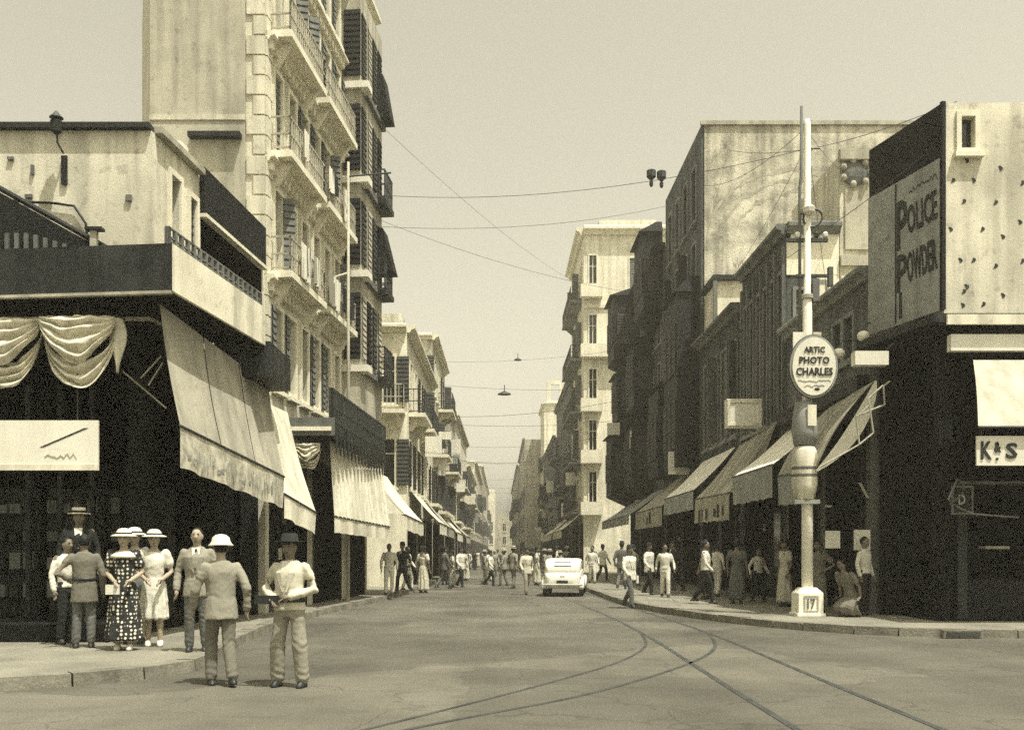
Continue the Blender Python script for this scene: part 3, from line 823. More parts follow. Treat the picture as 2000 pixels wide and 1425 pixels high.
awning('pale pleated curtain awning hanging below the canopy of the tall house', (-4.22, 24.2, 4.3), (-3.7, 30.6, 4.3), (-4.1, 24.2, 2.45), (-3.42, 30.4, 2.35),
       'canvas_white', val_h=.42, sag=.0, pleat=.03, val_mat='canvas_white', arms=False, scallop=.02, name='curtain_awning')
awning('white awning sloping over the pavement beyond the pleated curtain', (-4.3, 31.2, 4.3), (-4.1, 35.6, 4.3), (-3.0, 31.0, 2.75), (-2.75, 35.6, 2.6),
       'canvas_white', val_h=.5, sag=.05, flap=True)

# ---- left, further up the street
def far_left(i, label, Y0, Y1, X0, X1, H, wall, floors, h, cols, w, seed, corn='trim', styles=('pane', 'shut', 'half', 'open'), sh='shutter_dark', bal=(), front=True, shop_h=3.0):
    poly = [(X0, Y0), (X1, Y1), (X1 - 9, Y1), (X0 - 9, Y0)]
    Fa = Face(poly[0], poly[1])
    e = {0: grid(Fa.L, cols, w, floors, h, .5, .5, styles, seed) + shops(Fa.L, max(2, int(Fa.L / 4)), shop_h, kind='shop' if Y0 < 50 else None)}
    if front: e[3] = [(9 - .5 - 1.0 - 1.9 * k, z, 9 - .5 - 1.9 * k, z + h, random.Random(seed + k).choice(styles)) for k in range(2) for z in floors]
    b, inv, Fs = building('street_house', label, poly, H, wall, e, corn=corn, sh=sh, group='houses along the left side')
    for (x0, x1, z, D) in bal:
        balcony(b, inv, Fs[0], x0, x1, z, D, 'trim', 'iron')
    return b, inv, Fs
b, inv, Fs = far_left(0, 'pale house with heavy cornice and front balcony beyond the tall one', 40, 54.5, -3.8, -3.75, 10.7, 'plaster_pale', [4.3, 7.7], 1.9, 6, .95, 11,
    bal=((.8, 4.8, 7.4, .7), (6, 10, 7.4, .7), (10.5, 14, 4.1, .6)))
balcony(b, inv, Fs[3], 6.6, 8.95, 7.35, .7, 'trim', 'plaster_mid')
part('attic', MB().box(-6.5, -4.1, 41, 53, 10.55, 11.6), 'plaster_old', b, m=inv)
far_left(1, 'narrow three-storey house with dark balconies just past the pale corniced one', 54.6, 66, -3.75, -3.7, 13.6, 'plaster_old', [4.2, 7.4, 10.6], 2.0, 5, .95, 12, bal=((.6, 4, 7.1, .9), (5, 9, 10.3, .9), (1, 8, 3.9, .8)))
far_left(2, 'grey plaster house with a plain parapet in the middle of the left row', 66.1, 80, -3.7, -3.65, 12.3, 'plaster_mid', [4.2, 7.4], 2.0, 5, 1.0, 13, bal=((1, 6, 7.1, .9), (7, 12, 3.9, .8)))
far_left(3, 'long pale house far up the left row with many shutters', 80.1, 104, -3.65, -3.5, 12.8, 'plaster_pale', [4.2, 7.4], 2.0, 8, 1.0, 14, bal=((2, 9, 7.1, .9), (12, 20, 3.9, .8)))
far_left(4, 'low weathered house far up the left row', 104.1, 135, -3.5, -3.4, 10.8, 'plaster_old', [4.2, 7.2], 2.0, 9, 1.1, 15, bal=((3, 12, 7.0, .9), (15, 26, 7.0, .8)))
far_left(5, 'distant cream house near the end of the left row', 135.1, 180, -3.4, -3.3, 14.0, 'plaster', [4.4, 8.4], 2.2, 10, 1.3, 16)
far_left(6, 'farthest tall house closing the left row', 180.1, 270, -3.3, -3.0, 17.5, 'plaster_mid', [5, 9.5], 2.6, 12, 1.8, 17)
# houses closing the street
for (lab, x0, x1, Y, H, wl, sd) in (('pale tower house closing the far end of the street', -5.2, -1.2, 285, 20, 'plaster_pale', 31), ('distant grey house closing the street beside the pale tower', -1.1, 9, 300, 13.5, 'plaster_mid', 32)):
    poly = [(x1, Y), (x1, Y + 12), (x0, Y + 12), (x0, Y)]
    building('end_house', lab, poly, H, wl, {3: grid(x1 - x0, 2, 1.0, [4, 8], 2.4, .3, .3, ('pane',), sd)}, group='houses closing the street')

# ------------------------------------------------------------------ right side
RX = 8.5
P = [(8.5, 22.28), (9.1, 19.9), (20, 19.9), (20, 22.28)]
b, inv, Fs = building('corner_shop_house', 'right corner house with painted powder advertisement and spotted pale front', P, 10.74, 'plaster', {0: [], 1: [(.34, 9.8, .62, 10.45, 'pane')]}, z0=6.35)
Fside, Ffr = Fs[0], Fs[1]
part('dark_panel', MB().box(.0, Fside.L, -.03, -.003, 9.66, 10.74), 'dark_and_shade', b, m=inv @ Fside.M)
bd = part('advertising_board', MB().box(.02, Fside.L - .02, -.07, -.003, 6.5, 9.62), 'sign_board', b, m=inv @ Fside.M)
part('corner_strip', MB().box(Fside.L - .018, Fside.L + .06, -.09, -.003, 6.5, 10.74), 'dark_and_shade', b, m=inv @ Fside.M)
L0 = Fside.L
tm = T(0, -.075, 0)
lettering('OLICE', .93, .62, bd, tm @ T(1.42, 0, 8.35) @ Matrix(((1, 0, 0, 0), (0, 1, 0, 0), (.12, 0, 1, 0), (0, 0, 0, 1))))
lettering('OWDER', .93, .66, bd, tm @ T(1.42, 0, 7.32) @ Matrix(((1, 0, 0, 0), (0, 1, 0, 0), (.12, 0, 1, 0), (0, 0, 0, 1))))
lettering('P', .34, 1.05, bd, tm @ T(1.06, 0, 8.12))
lettering('P', .34, .80, bd, tm @ T(1.06, 0, 7.20))
part('letter_stem', MB().box(1.12, 1.22, -.078, -.072, 6.62, 7.19), 'letter', bd)
part('divider', MB().box(1.0, 1.03, -.09, -.072, 6.55, 9.58), 'letter', bd)
for k, (z, h) in enumerate(((8.95, .2), (8.35, .42), (7.75, .18), (7.25, .45), (6.85, .2))):
    scribble(.15, .92, z, h, 40 + k, bd, Matrix.Identity(4))
scribble(1.45, 2.35, 9.25, .14, 51, bd, Matrix.Identity(4), material='letter')
scribble(1.45, 2.3, 6.85, .16, 52, bd, Matrix.Identity(4), material='letter_faint')
# spots on the front
spots = [(.46, 9.55), (.18, 9.15), (.6, 9.15), (.40, 8.72), (.13, 8.15), (.78, 8.15), (.33, 7.52), (.60, 7.52), (.46, 6.98), (.40, 6.88), (1.15, 9.4), (1.05, 8.7), (1.2, 8.0), (1.05, 7.4), (.38, 6.6), (.80, 6.62), (1.2, 6.8), (1.6, 9.1), (1.55, 8.3), (1.6, 7.5)]
for k, (x, z) in enumerate(spots):
    mb = MB(); a = .6 if k % 2 else -.5
    pr = [(math.cos(t) * .036 + .018 * math.cos(2 * t) + a * math.sin(t) * .03, math.sin(t) * .052) for t in [2 * math.pi * q / 9 for q in range(9)]]
    mb.loft([[(x + p, y, z + q) for p, q in pr] for y in (-.009, -.003)])
    part('ornament', mb, 'letter', b, m=inv @ Ffr.M)
part('ledge', MB().prism([(8.15, 22.2), (8.72, 19.5), (19.9, 19.5), (19.9, 22.2)], 6.16, 6.34), 'dark_paint', b, m=inv)
part('soffit', MB().prism([(8.45, 22.2), (8.98, 19.75), (19.9, 19.75), (19.9, 22.2)], 5.98, 6.155), 'dark_and_shade', b, m=inv)
part('ledge_edge', MB().box(8.95, 19.9, 19.42, 19.49, 6.10, 6.30), 'cream_paint', b, m=inv)
part('beam', MB().box(9.08, 19.9, 19.55, 19.73, 5.60, 5.93), 'white_paint', b, m=inv)
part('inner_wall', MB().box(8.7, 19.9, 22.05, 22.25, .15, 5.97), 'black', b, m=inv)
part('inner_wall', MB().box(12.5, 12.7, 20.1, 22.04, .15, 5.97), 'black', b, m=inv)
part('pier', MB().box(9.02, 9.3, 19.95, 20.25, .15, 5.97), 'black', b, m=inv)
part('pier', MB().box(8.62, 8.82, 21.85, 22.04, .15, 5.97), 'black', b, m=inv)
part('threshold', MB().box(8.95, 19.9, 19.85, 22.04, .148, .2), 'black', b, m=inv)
part('stall_riser', MB().box(9.35, 12.4, 20.0, 20.12, .2, 1.0), 'dark_and_shade', b, m=inv)
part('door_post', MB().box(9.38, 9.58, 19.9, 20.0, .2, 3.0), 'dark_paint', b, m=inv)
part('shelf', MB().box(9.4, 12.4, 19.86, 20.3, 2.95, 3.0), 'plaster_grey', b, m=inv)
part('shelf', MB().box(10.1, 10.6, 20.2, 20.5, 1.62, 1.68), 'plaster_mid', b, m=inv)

# the white awning and K board of the corner house
awning('white awning over the front of the right corner shop', (9.5, 19.5, 5.4), (14, 19.5, 5.4), (9.06, 18.4, 3.92), (14, 18.4, 3.92), 'canvas_mid', val_h=0, sag=-.05, arms=False)
o = thing('hanging_board', 'white hanging board with dark letters under the corner shop awning', 'sign', (9.08, 18.5, 3.2))
part('board', MB().box(0, 4.5, 0, .04, 0, .56), 'white_paint', o)
lettering('K', .2, .34, o, T(.08, -.01, .12)); lettering('&', .13, .2, o, T(.33, -.01, .25)); lettering('S', .22, .3, o, T(.55, -.01, .13)); lettering('.', .05, .05, o, T(.36, -.01, .1))
for x in (.1, 1.6): part('hanger', MB().tube([(x, .02, .56), (x, .02, .72)], .01, 5), 'iron', o)
o = thing('poster', 'small framed poster leaning beside the right shop door', 'poster', (9.15, 19.6, 2.35))
part('frame', ring_mb(.36, .5, .04, -.02, .02), 'plaster_grey', o)
part('sheet', MB().box(0.002, .358, 0, .015, 0.002, .498), 'dark_paint', o)
lettering('D', .14, .2, o, T(.1, -.006, .16), 'plaster_mid')
o = link('garden_hose', MB().tube([at(1855, 985, 19.4), at(1880, 965, 19.35), at(1882, 945, 19.35), at(1870, 935, 19.4), at(1852, 975, 19.3), at(1870, 990, 19.3), at(1900, 1003, 19.3), at(1990, 1010, 19.3)], .022, 6).mesh('garden_hose', 'plaster_grey', True))
tag(o, 'pale looped cable hanging in the dark front of the right corner shop', 'cable')

# ---- low house next to it
P = [(RX, 28.76), (RX, 22.3), (18, 22.3), (18, 28.76)]
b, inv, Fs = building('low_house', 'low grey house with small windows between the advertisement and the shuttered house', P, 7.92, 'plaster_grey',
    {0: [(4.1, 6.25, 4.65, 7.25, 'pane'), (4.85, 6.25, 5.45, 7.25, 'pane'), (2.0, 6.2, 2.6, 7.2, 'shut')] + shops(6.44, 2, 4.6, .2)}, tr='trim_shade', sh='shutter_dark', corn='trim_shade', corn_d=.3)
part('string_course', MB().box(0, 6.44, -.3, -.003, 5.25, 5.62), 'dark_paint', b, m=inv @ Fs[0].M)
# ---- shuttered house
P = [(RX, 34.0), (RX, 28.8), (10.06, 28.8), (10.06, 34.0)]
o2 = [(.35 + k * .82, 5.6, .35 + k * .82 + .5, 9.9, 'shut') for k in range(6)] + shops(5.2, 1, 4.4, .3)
b, inv, Fs = building('shuttered_house', 'dark house with a row of tall closed shutters behind the round sign', P, 11.07, 'plaster_shade', {0: o2, 1: [(.28, 7.9, .58, 9.3, 'shut'), (.8, 7.8, 1.15, 9.5, 'pane')]}, tr='trim_shade', sh='shutter_dark', corn='plaster_grey', corn_d=.3)
for k in range(7):
    part('pilaster', MB().box(.13 + k * .82, .27 + k * .82, -.12, -.003, 5.3, 10.6), 'plaster_grey', b, m=inv @ Fs[0].M)
part('front_render', MB().box(.0, 1.55, -.03, -.003, 9.75, 11.0), 'plaster_pale', b, m=inv @ Fs[1].M)  # pale colour for the sunlit face only, street front carries painted shade
part('front_render', MB().box(.9, 1.55, -.03, -.003, 7.3, 9.74), 'plaster_pale', b, m=inv @ Fs[1].M)
# ---- plain gable wall house
P = [(10.08, 33.5), (10.08, 28.8), (17, 28.8), (17, 33.5)]
b, inv, Fs = building('ornamented_house', 'pale house with plaster cartouche and sunk panel behind the advertisement', P, 13.3, 'plaster', {1: []})
part('panel_frame', ring_mb(.95, 1.5, .12, -.06, -.003), 'trim', b, m=inv @ Fs[1].M @ T(.15, 0, 8.1))
part('string_course', MB().box(0, 6.9, -.14, -.003, 10.0, 10.3), 'plaster_mid', b, m=inv @ Fs[1].M)
part('panel', MB().box(.15, .9, -.05, -.003, 10.5, 12.3), 'plaster_mid', b, m=inv @ Fs[1].M)
part('cartouche', MB().ellip((.45, -.05, 12.75), (.42, .12, .38)), 'plaster_grey', b, m=inv @ Fs[1].M)
for k in range(7):
    part('scroll', MB().ellip((.45 + .42 * math.cos(k * .9), -.14, 12.75 + .36 * math.sin(k * .9)), (.1, .07, .1), 8, 6), 'plaster_mid', b, m=inv @ Fs[1].M)
part('cornice', MB().box(-.05, 6.9, -.22, -.003, 13.1, 13.42), 'plaster_mid', b, m=inv @ Fs[1].M)
# ---- two-storey house with rooftop room
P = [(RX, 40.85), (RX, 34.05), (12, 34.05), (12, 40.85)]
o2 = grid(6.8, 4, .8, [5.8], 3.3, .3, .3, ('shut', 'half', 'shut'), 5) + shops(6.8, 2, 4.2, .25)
b, inv, Fs = building('two_storey_house', 'dark two-storey house with a small white rooftop room', P, 10.1, 'plaster_shade', {0: o2}, tr='trim_shade', sh='shutter_mid', corn='plaster_grey', corn_d=.45)
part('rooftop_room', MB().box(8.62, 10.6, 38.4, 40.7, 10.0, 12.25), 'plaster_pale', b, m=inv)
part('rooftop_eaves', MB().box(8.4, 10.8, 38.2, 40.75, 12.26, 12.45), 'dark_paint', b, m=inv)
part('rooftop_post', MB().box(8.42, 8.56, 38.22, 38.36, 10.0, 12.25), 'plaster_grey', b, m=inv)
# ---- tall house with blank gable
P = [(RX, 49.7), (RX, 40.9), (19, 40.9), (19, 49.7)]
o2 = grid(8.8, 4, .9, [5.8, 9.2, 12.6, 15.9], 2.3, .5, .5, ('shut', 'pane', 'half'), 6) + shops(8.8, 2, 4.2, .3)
b, inv, Fs = building('gable_house', 'tall dark-fronted house whose blank sunlit gable shows a faded painted advertisement', P, 19.5, 'plaster_shade', {0: o2, 1: []}, tr='trim_shade', sh='shutter_dark')
part('gable_render', MB().box(.12, 10.4, -.06, -.003, 5, 19.45), 'gable', b, m=inv @ Fs[1].M)  # sunlit face coloured pale, against the street front with shade in its colour
for k in range(3):
    r0 = 2.3 + .5 * k; mb = MB(); rg = random.Random(90 + k)
    t0, t1 = .08 + .1 * rg.random(), .62 + .25 * rg.random()
    pts_ = [(4.0 - r0 * math.cos(t) * 1.15 + rg.uniform(-.08, .08), -.066, 14.6 + r0 * math.sin(t) * .9 + rg.uniform(-.08, .08)) for t in [math.pi * (t0 + (t1 - t0) * q / 20) for q in range(21)]]
    for q in range(20):
        w0, w1 = rg.uniform(.02, .12), rg.uniform(.02, .12)
        (ax, ay, az), (bx, by, bz) = pts_[q], pts_[q + 1]
        mb.face([(ax, ay, az - w0), (bx, by, bz - w1), (bx, by, bz + w1), (ax, ay, az + w0)])
    part('faded_arc', mb, 'faded_ink', b, m=inv @ Fs[1].M)
for k in range(4):
    scribble(1.3, 6.4, 13.6 - k * .75, .5, 70 + k, b, inv @ Fs[1].M, y=-.068, material='faded_ink', w=.05)
part('coping', MB().box(-.05, 10.45, -.16, -.003, 19.46, 19.62), 'plaster_mid', b, m=inv @ Fs[1].M)
for (x0, x1, z0_, z1_) in ((5.2, 8.4, 5.2, 12.6), (.4, 3.4, 5.2, 9.4)):
    q = part('timber_bay', MB().box(x0, x1, -.95, -.003, z0_, z1_), 'dark_wood', b, m=inv @ Fs[0].M)
    part('bay_roof', MB().hull8([(x0 - .1, -1.1, z1_), (x1 + .1, -1.1, z1_), (x1 + .1, -.01, z1_), (x0 - .1, -.01, z1_)], [(x0 + .1, -.4, z1_ + .7), (x1 - .1, -.4, z1_ + .7), (x1 - .1, -.01, z1_ + .7), (x0 + .1, -.01, z1_ + .7)]), 'dark_and_shade', q)
    n = int((z1_ - z0_) / 3.2)
    for f in range(n):
        for k in range(3):
            part('shutter', shutter_mb((x1 - x0) / 3 - .2, 2.1), 'shutter_dark', q, m=T(x0 + .1 + k * (x1 - x0) / 3, -.99, z0_ + .8 + f * 3.2))
# ---- house with dark timber bays
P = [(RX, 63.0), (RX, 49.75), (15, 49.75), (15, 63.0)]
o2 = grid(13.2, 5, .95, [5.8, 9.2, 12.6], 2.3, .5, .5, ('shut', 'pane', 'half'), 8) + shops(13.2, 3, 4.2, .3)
b, inv, Fs = building('timber_bay_house', 'dark house with stacked timber bays jutting over the street', P, 17.2, 'plaster_shade', {0: o2}, tr='trim_shade', sh='shutter_dark', corn='dark_paint', corn_d=.6)
for k, (x0, x1, z0_, z1_, D) in enumerate(((1.2, 4.2, 5.0, 8.6, 1.7), (1.4, 4.2, 9.4, 12.3, 1.35), (1.2, 4.4, 13.2, 17.0, 1.6), (6.4, 9.6, 5.2, 8.6, 1.2), (6.4, 9.6, 9.6, 13.0, 1.1), (9.0, 12.4, 14.2, 18.2, 1.0))):
    q = part('timber_bay', MB().box(x0, x1, -D, -.003, z0_, z1_), 'dark_wood', b, m=inv @ Fs[0].M)
    part('bay_roof', MB().hull8([(x0 - .15, -D - .25, z1_), (x1 + .15, -D - .25, z1_), (x1 + .15, -.01, z1_), (x0 - .15, -.01, z1_)], [(x0 + .2, -.3, z1_ + .6), (x1 - .2, -.3, z1_ + .6), (x1 - .2, -.01, z1_ + .6), (x0 + .2, -.01, z1_ + .6)]), 'dark_and_shade', q)
    part('bay_foot', MB().hull8([(x0 + .5, -.3, z0_ - .7), (x1 - .5, -.3, z0_ - .7), (x1 - .5, -.01, z0_ - .7), (x0 + .5, -.01, z0_ - .7)], [(x0, -D, z0_ - .003), (x1, -D, z0_ - .003), (x1, -.01, z0_ - .003), (x0, -.01, z0_ - .003)]), 'dark_and_shade', q)
    for j in range(3):
        part('shutter', shutter_mb((x1 - x0) / 3 - .2, 1.8), 'shutter_dark', q, m=T(x0 + .1 + j * (x1 - x0) / 3, -D - .04, z0_ + .9))
    part('shutter', shutter_mb(D - .4, 1.8), 'shutter_dark', q, m=T(x1 + .04, -D + .2, z0_ + .9) @ Matrix.Rotation(R(90), 4, 'Z'))
# ---- pale tower house
P = [(6.25, 84.0), (6.25, 72.0), (14, 72.0), (14, 84.0)]
fz = [5.0, 8.8, 12.6, 16.6, 21.0]
o1 = [(.42, z, .95, z + 2.5, 'pane') for z in fz] + [(3.4, z, 4.2, z + 2.3, 'shut') for z in fz]
o2 = grid(12, 4, 1.0, fz, 2.3, .5, .5, ('shut', 'pane', 'half'), 9) + shops(12, 3, 3.6, .3)
b, inv, Fs = building('pale_tower_house', 'tall pale house with stacked white balconies on the right beyond the dark bays', P, 25.2, 'plaster_pale', {0: o2, 1: o1}, tr='trim', sh='shutter_mid')
for i in (0, 1): cornice(b, inv, Fs[i], 25.0, .55, 'trim', .6)
for k, z in enumerate([4.6, 8.4, 12.2, 16.2, 20.6]):
    balcony(b, inv, Fs[1], -.25, 1.35 if k not in (3,) else 3.2, z, .7, 'trim', 'trim', .65, th=.3, solid=True, brackets=False)
    for x in (1.0, 5.5):
        balcony(b, inv, Fs[0], x, x + 5.0, z, .9, 'trim_shade', 'iron', 1.0)
part('string_course', MB().box(0, 7.7, -.12, -.003, 19.6, 19.9), 'trim', b, m=inv @ Fs[1].M)
part('rooftop_room', MB().box(7.6, 12, 74, 80, 25.0, 26.8), 'plaster_pale', b, m=inv)
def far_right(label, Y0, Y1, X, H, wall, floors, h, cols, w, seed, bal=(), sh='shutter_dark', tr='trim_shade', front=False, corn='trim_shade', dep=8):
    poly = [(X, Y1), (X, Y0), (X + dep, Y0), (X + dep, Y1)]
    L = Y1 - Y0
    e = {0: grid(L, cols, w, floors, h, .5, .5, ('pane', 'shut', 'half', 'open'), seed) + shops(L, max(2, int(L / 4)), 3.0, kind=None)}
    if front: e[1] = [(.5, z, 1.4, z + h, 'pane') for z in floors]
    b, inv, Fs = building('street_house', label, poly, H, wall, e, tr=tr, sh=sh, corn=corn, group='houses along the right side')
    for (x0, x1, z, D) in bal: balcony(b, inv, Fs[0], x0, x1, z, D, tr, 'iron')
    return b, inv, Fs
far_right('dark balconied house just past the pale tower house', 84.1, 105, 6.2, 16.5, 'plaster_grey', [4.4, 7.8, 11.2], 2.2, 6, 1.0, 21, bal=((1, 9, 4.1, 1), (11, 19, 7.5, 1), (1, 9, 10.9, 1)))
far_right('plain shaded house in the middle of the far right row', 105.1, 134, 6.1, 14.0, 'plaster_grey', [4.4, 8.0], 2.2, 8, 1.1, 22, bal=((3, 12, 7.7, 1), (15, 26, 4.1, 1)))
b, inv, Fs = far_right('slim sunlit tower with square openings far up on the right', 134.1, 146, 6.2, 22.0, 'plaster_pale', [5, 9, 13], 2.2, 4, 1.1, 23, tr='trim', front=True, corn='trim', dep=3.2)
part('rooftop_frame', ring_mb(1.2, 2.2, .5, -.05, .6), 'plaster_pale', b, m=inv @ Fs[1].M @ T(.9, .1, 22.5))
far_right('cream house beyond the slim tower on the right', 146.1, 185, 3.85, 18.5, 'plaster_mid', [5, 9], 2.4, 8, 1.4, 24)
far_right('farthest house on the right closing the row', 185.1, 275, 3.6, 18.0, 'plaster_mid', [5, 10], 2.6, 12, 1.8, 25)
# ---- awnings of the right-hand shops, near to far
def strokes(parent, u_list, base, d, z0, h, w=.07):
    for (u, zz, hh) in u_list:
        p = base + d * u
        n = Vector((d.y, -d.x, 0)).normalized() * (-.05)
        mb = MB(); q = d.normalized() * w / 2
        lo = [p - q + n, p + q + n, p + q + n * .2, p - q + n * .2]
        mb.hull8([(v.x, v.y, z0 + zz) for v in lo], [(v.x, v.y, z0 + zz + hh) for v in lo])
        part('painted_letter', mb, 'letter', parent, m=T(*(-parent.location)))
a1 = awning('steep grey awning with pale edge behind the lamp post', (8.1, 21.0, 5.25), (8.35, 24.3, 5.25), (6.95, 21.4, 3.35), (6.95, 24.3, 3.45), 'canvas_tan', val_h=.75, sag=-.12, panels=3, val_mat='canvas_grey', arms=False)
bb = MB(); n = 12; pts = []
for k in range(n + 1):
    v = k / n; x = 8.1 + (6.95 - 8.1) * v; z = 5.25 + (3.35 - 5.25) * v
    bow = .16 * math.sin(math.pi * v)
    pts.append(((x - bow * .2, 20.96 + .4 * v, z - bow), (x + .30 * math.sin(math.pi * min(1, v * 1.0)) ** .7 + .03, 20.95 + .4 * v, z - bow - .03)))
for k in range(n):
    bb.face([pts[k][0], pts[k + 1][0], pts[k + 1][1], pts[k][1]])
part('side_flap', bb, 'canvas_sunlit', a1, m=T(*(-a1.location)))
# folding scissor arm of that awning
def bar_between(px0, py0, px1, py1, Y, parent, r=.02, mt='plaster_mid'):
    p, q = at(px0, py0, Y), at(px1, py1, Y)
    part('lattice_bar', MB().tube([p, q], r, 5), mt, parent, m=T(*(-parent.location)))
sa = thing('scissor_arm', 'pale folding lattice arm of the steep grey awning', 'awning arm', (8.0, 20.6, 4.5))
for (x0, y0, x1, y1) in ((1600, 912, 1678, 868), (1678, 868, 1706, 845), (1706, 845, 1698, 790), (1698, 790, 1672, 815), (1672, 815, 1678, 866), (1672, 812, 1728, 790), (1698, 790, 1696, 778), (1696, 778, 1725, 752), (1725, 752, 1728, 790), (1728, 752, 1738, 744)):
    bar_between(x0, y0, x1, y1, 20.7, sa)
a2 = awning('broad white awning with printed valance left of the lamp post', (8.4, 24.4, 5.1), (8.45, 28.6, 5.1), (6.85, 24.4, 3.75), (6.85, 28.6, 3.75), 'canvas_sunlit', val_h=.85, sag=.05, panels=5, val_mat='canvas_grey', flap=False)
a3 = awning('tan awning with pale side flap and lettered valance', (8.4, 29.4, 5.5), (8.45, 34.2, 5.3), (6.95, 29.4, 3.35), (6.85, 34.0, 3.4), 'canvas_tan', val_h=.85, sag=.06, panels=5, val_mat='canvas_tan', flap=True)
strokes(a3, [(.15, .35, .28), (.28, .30, .42), (.38, .35, .25), (.62, .25, .4), (.74, .25, .4), (.84, .25, .4)], Vector((6.95, 29.4, 0)), Vector((-.1, 4.6, 0)), 2.35, .4)
a4 = awning('white awning beyond the tan one, its cloth coloured as if sunlit', (8.4, 34.6, 5.3), (8.45, 40.4, 5.3), (6.9, 34.6, 3.75), (6.85, 40.4, 3.75), 'canvas_sunlit', val_h=.7, sag=.05, panels=5, val_mat='canvas_grey')
a5 = awning('pale awning with a dark letter on its valance, under the gable house', (8.4, 41.0, 5.0), (8.45, 48.5, 5.0), (6.85, 41.0, 3.5), (6.8, 48.5, 3.5), 'canvas_tan', val_h=.85, sag=.05, panels=5)
strokes(a5, [(.4, .2, .5), (.5, .2, .3)], Vector((6.85, 41.0, 0)), Vector((-.05, 7.5, 0)), 2.65, .4, .12)
a6 = awning('long grey awning under the timber bays', (8.4, 49.5, 4.8), (8.45, 61.5, 4.8), (6.6, 49.5, 3.45), (6.5, 61.5, 3.45), 'canvas_grey', val_h=.5, sag=.05, panels=5)
a7 = awning('pale awning under the pale tower house', (6.2, 72.2, 4.6), (6.2, 83.5, 4.6), (4.6, 72.2, 3.2), (4.6, 83.5, 3.2), 'canvas_white', val_h=.6, sag=.05)
a8 = awning('far white awning on the right beyond the tower house', (6.15, 86, 4.6), (6.15, 102, 4.6), (4.6, 86, 3.2), (4.6, 102, 3.2), 'canvas_white', val_h=.6, sag=.05)
# left far awnings
awning('white awning along the pale corniced house', (-3.75, 41, 4.2), (-3.75, 47, 4.2), (-2.5, 41, 2.8), (-2.5, 47, 2.8), 'canvas_white', val_h=.5)
awning('tan awning along the far part of the corniced house', (-3.7, 48, 4.2), (-3.7, 54, 4.2), (-2.5, 48, 2.8), (-2.5, 54, 2.8), 'canvas_tan', val_h=.5)
awning('white awning at the foot of the narrow three-storey house', (-3.7, 56, 4.2), (-3.7, 64, 4.2), (-2.4, 56, 2.7), (-2.4, 64, 2.7), 'canvas_white', val_h=.5)
awning('farthest tan awning on the left side', (-3.65, 68, 4.2), (-3.65, 78, 4.2), (-2.3, 68, 2.7), (-2.3, 78, 2.7), 'canvas_tan', val_h=.5)

# ---- signs on the right
o = thing('box_sign', 'white framed box sign projecting above the tan awning', 'sign', (7.55, 30, 5.4))
part('box', MB().box(-.52, .55, 0, .35, 0, .88), 'white_paint', o)
part('rim', ring_mb(.86, .62, .09, -.03, -.002), 'cream_paint', o, m=T(-.42, 0, .14))
part('bracket', MB().tube([(.4, .17, .885), (.95, .17, 1.3)], .02, 5), 'iron', o)
o = thing('small_sign', 'small blank white sign box above the scissor arm', 'sign', (7.9, 20.6, 5.52))
part('box', MB().box(-.36, .35, 0, .25, 0, .29), 'white_paint', o)
part('bracket', MB().tube([(.3, .12, .295), (.7, .3, .62)], .02, 5), 'iron', o)
o = thing('bay_sign', 'tiny white sign under the jutting timber bay', 'sign', (6.85, 57.5, 8.5))
part('box', MB().box(-.45, .28, 0, .3, 0, .7), 'white_paint', o)
part('bracket', MB().tube([(.2, .1, .705), (.9, .3, 1.0)], .03, 5), 'iron', o)
for (lab, px, py, Y) in (('white globe lamp on the low grey house left of the advertisement', 1686, 656, 22.0), ('white globe lamp just right of the round sign', 1638, 690, 22.2)):
    p = at(px, py, Y)
    o = thing('globe_lamp', lab, 'lamp', tuple(p), 0, 'globe lamps')
    part('globe', MB().ellip((0, 0, 0), (.14, .14, .12)), 'lamp_glass', o, smooth=True)
    part('arm', MB().tube([(0, 0, .12), (.1, .05, .3), (8.48 - p.x, .2, .34)], .02, 5), 'iron', o)

# ---- the lamp post with round sign
LP = (6.84, 21.6, PAVE)
lp = thing('tram_post', 'white tram post on the right pavement corner with block base and cross-arms', 'post', LP)
part('base', MB().loft([[(sx * r, sy * r, z) for sx, sy in ((-1, -1), (1, -1), (1, 1), (-1, 1))] for r, z in ((.31, 0), (.31, .06), (.27, .07), (.27, .50), (.20, .58), (.16, .62))]), 'enamel', lp)
part('base_panel', ring_mb(.26, .3, .03, -.015, 0), 'plaster_mid', lp, m=T(-.13, -.272, .12))
lettering('17', .17, .22, lp, T(-.085, -.283, .16), 'plaster_grey')
part('shaft', MB().lathe([(.125, .62), (.12, 2.6), (.105, 4.0), (.105, 7.0), (.08, 7.05), (.075, 10.9), (.05, 11.0)], n=16), 'enamel', lp, smooth=True)
for z in (2.6, 7.0, 8.9): part('collar', MB().lathe([(.11, z), (.14, z + .02), (.14, z + .1), (.11, z + .12)], n=16), 'plaster_mid', lp)
part('pipe', MB().tube([(-.16, .02, 5.0), (-.16, .02, 9.5), (-.13, .02, 9.7), (-.12, .02, 11.3)], .035, 8), 'plaster_grey', lp, smooth=True)
part('plate', MB().box(-.36, -.09, -.16, -.12, 5.55, 6.25), 'white_paint', lp)
part('plate', MB().box(.09, .26, -.16, -.12, 5.55, 6.25), 'cream_paint', lp)
part('switch_box', MB().box(.10, .24, -.1, .08, 6.95, 7.45), 'shutter_mid', lp)
part('cross_arm', MB().box(-.45, .45, -.04, .04, 8.28, 8.36), 'iron', lp)
part('cross_arm', MB().box(-.25, .55, -.04, .04, 7.5, 7.56), 'iron', lp)
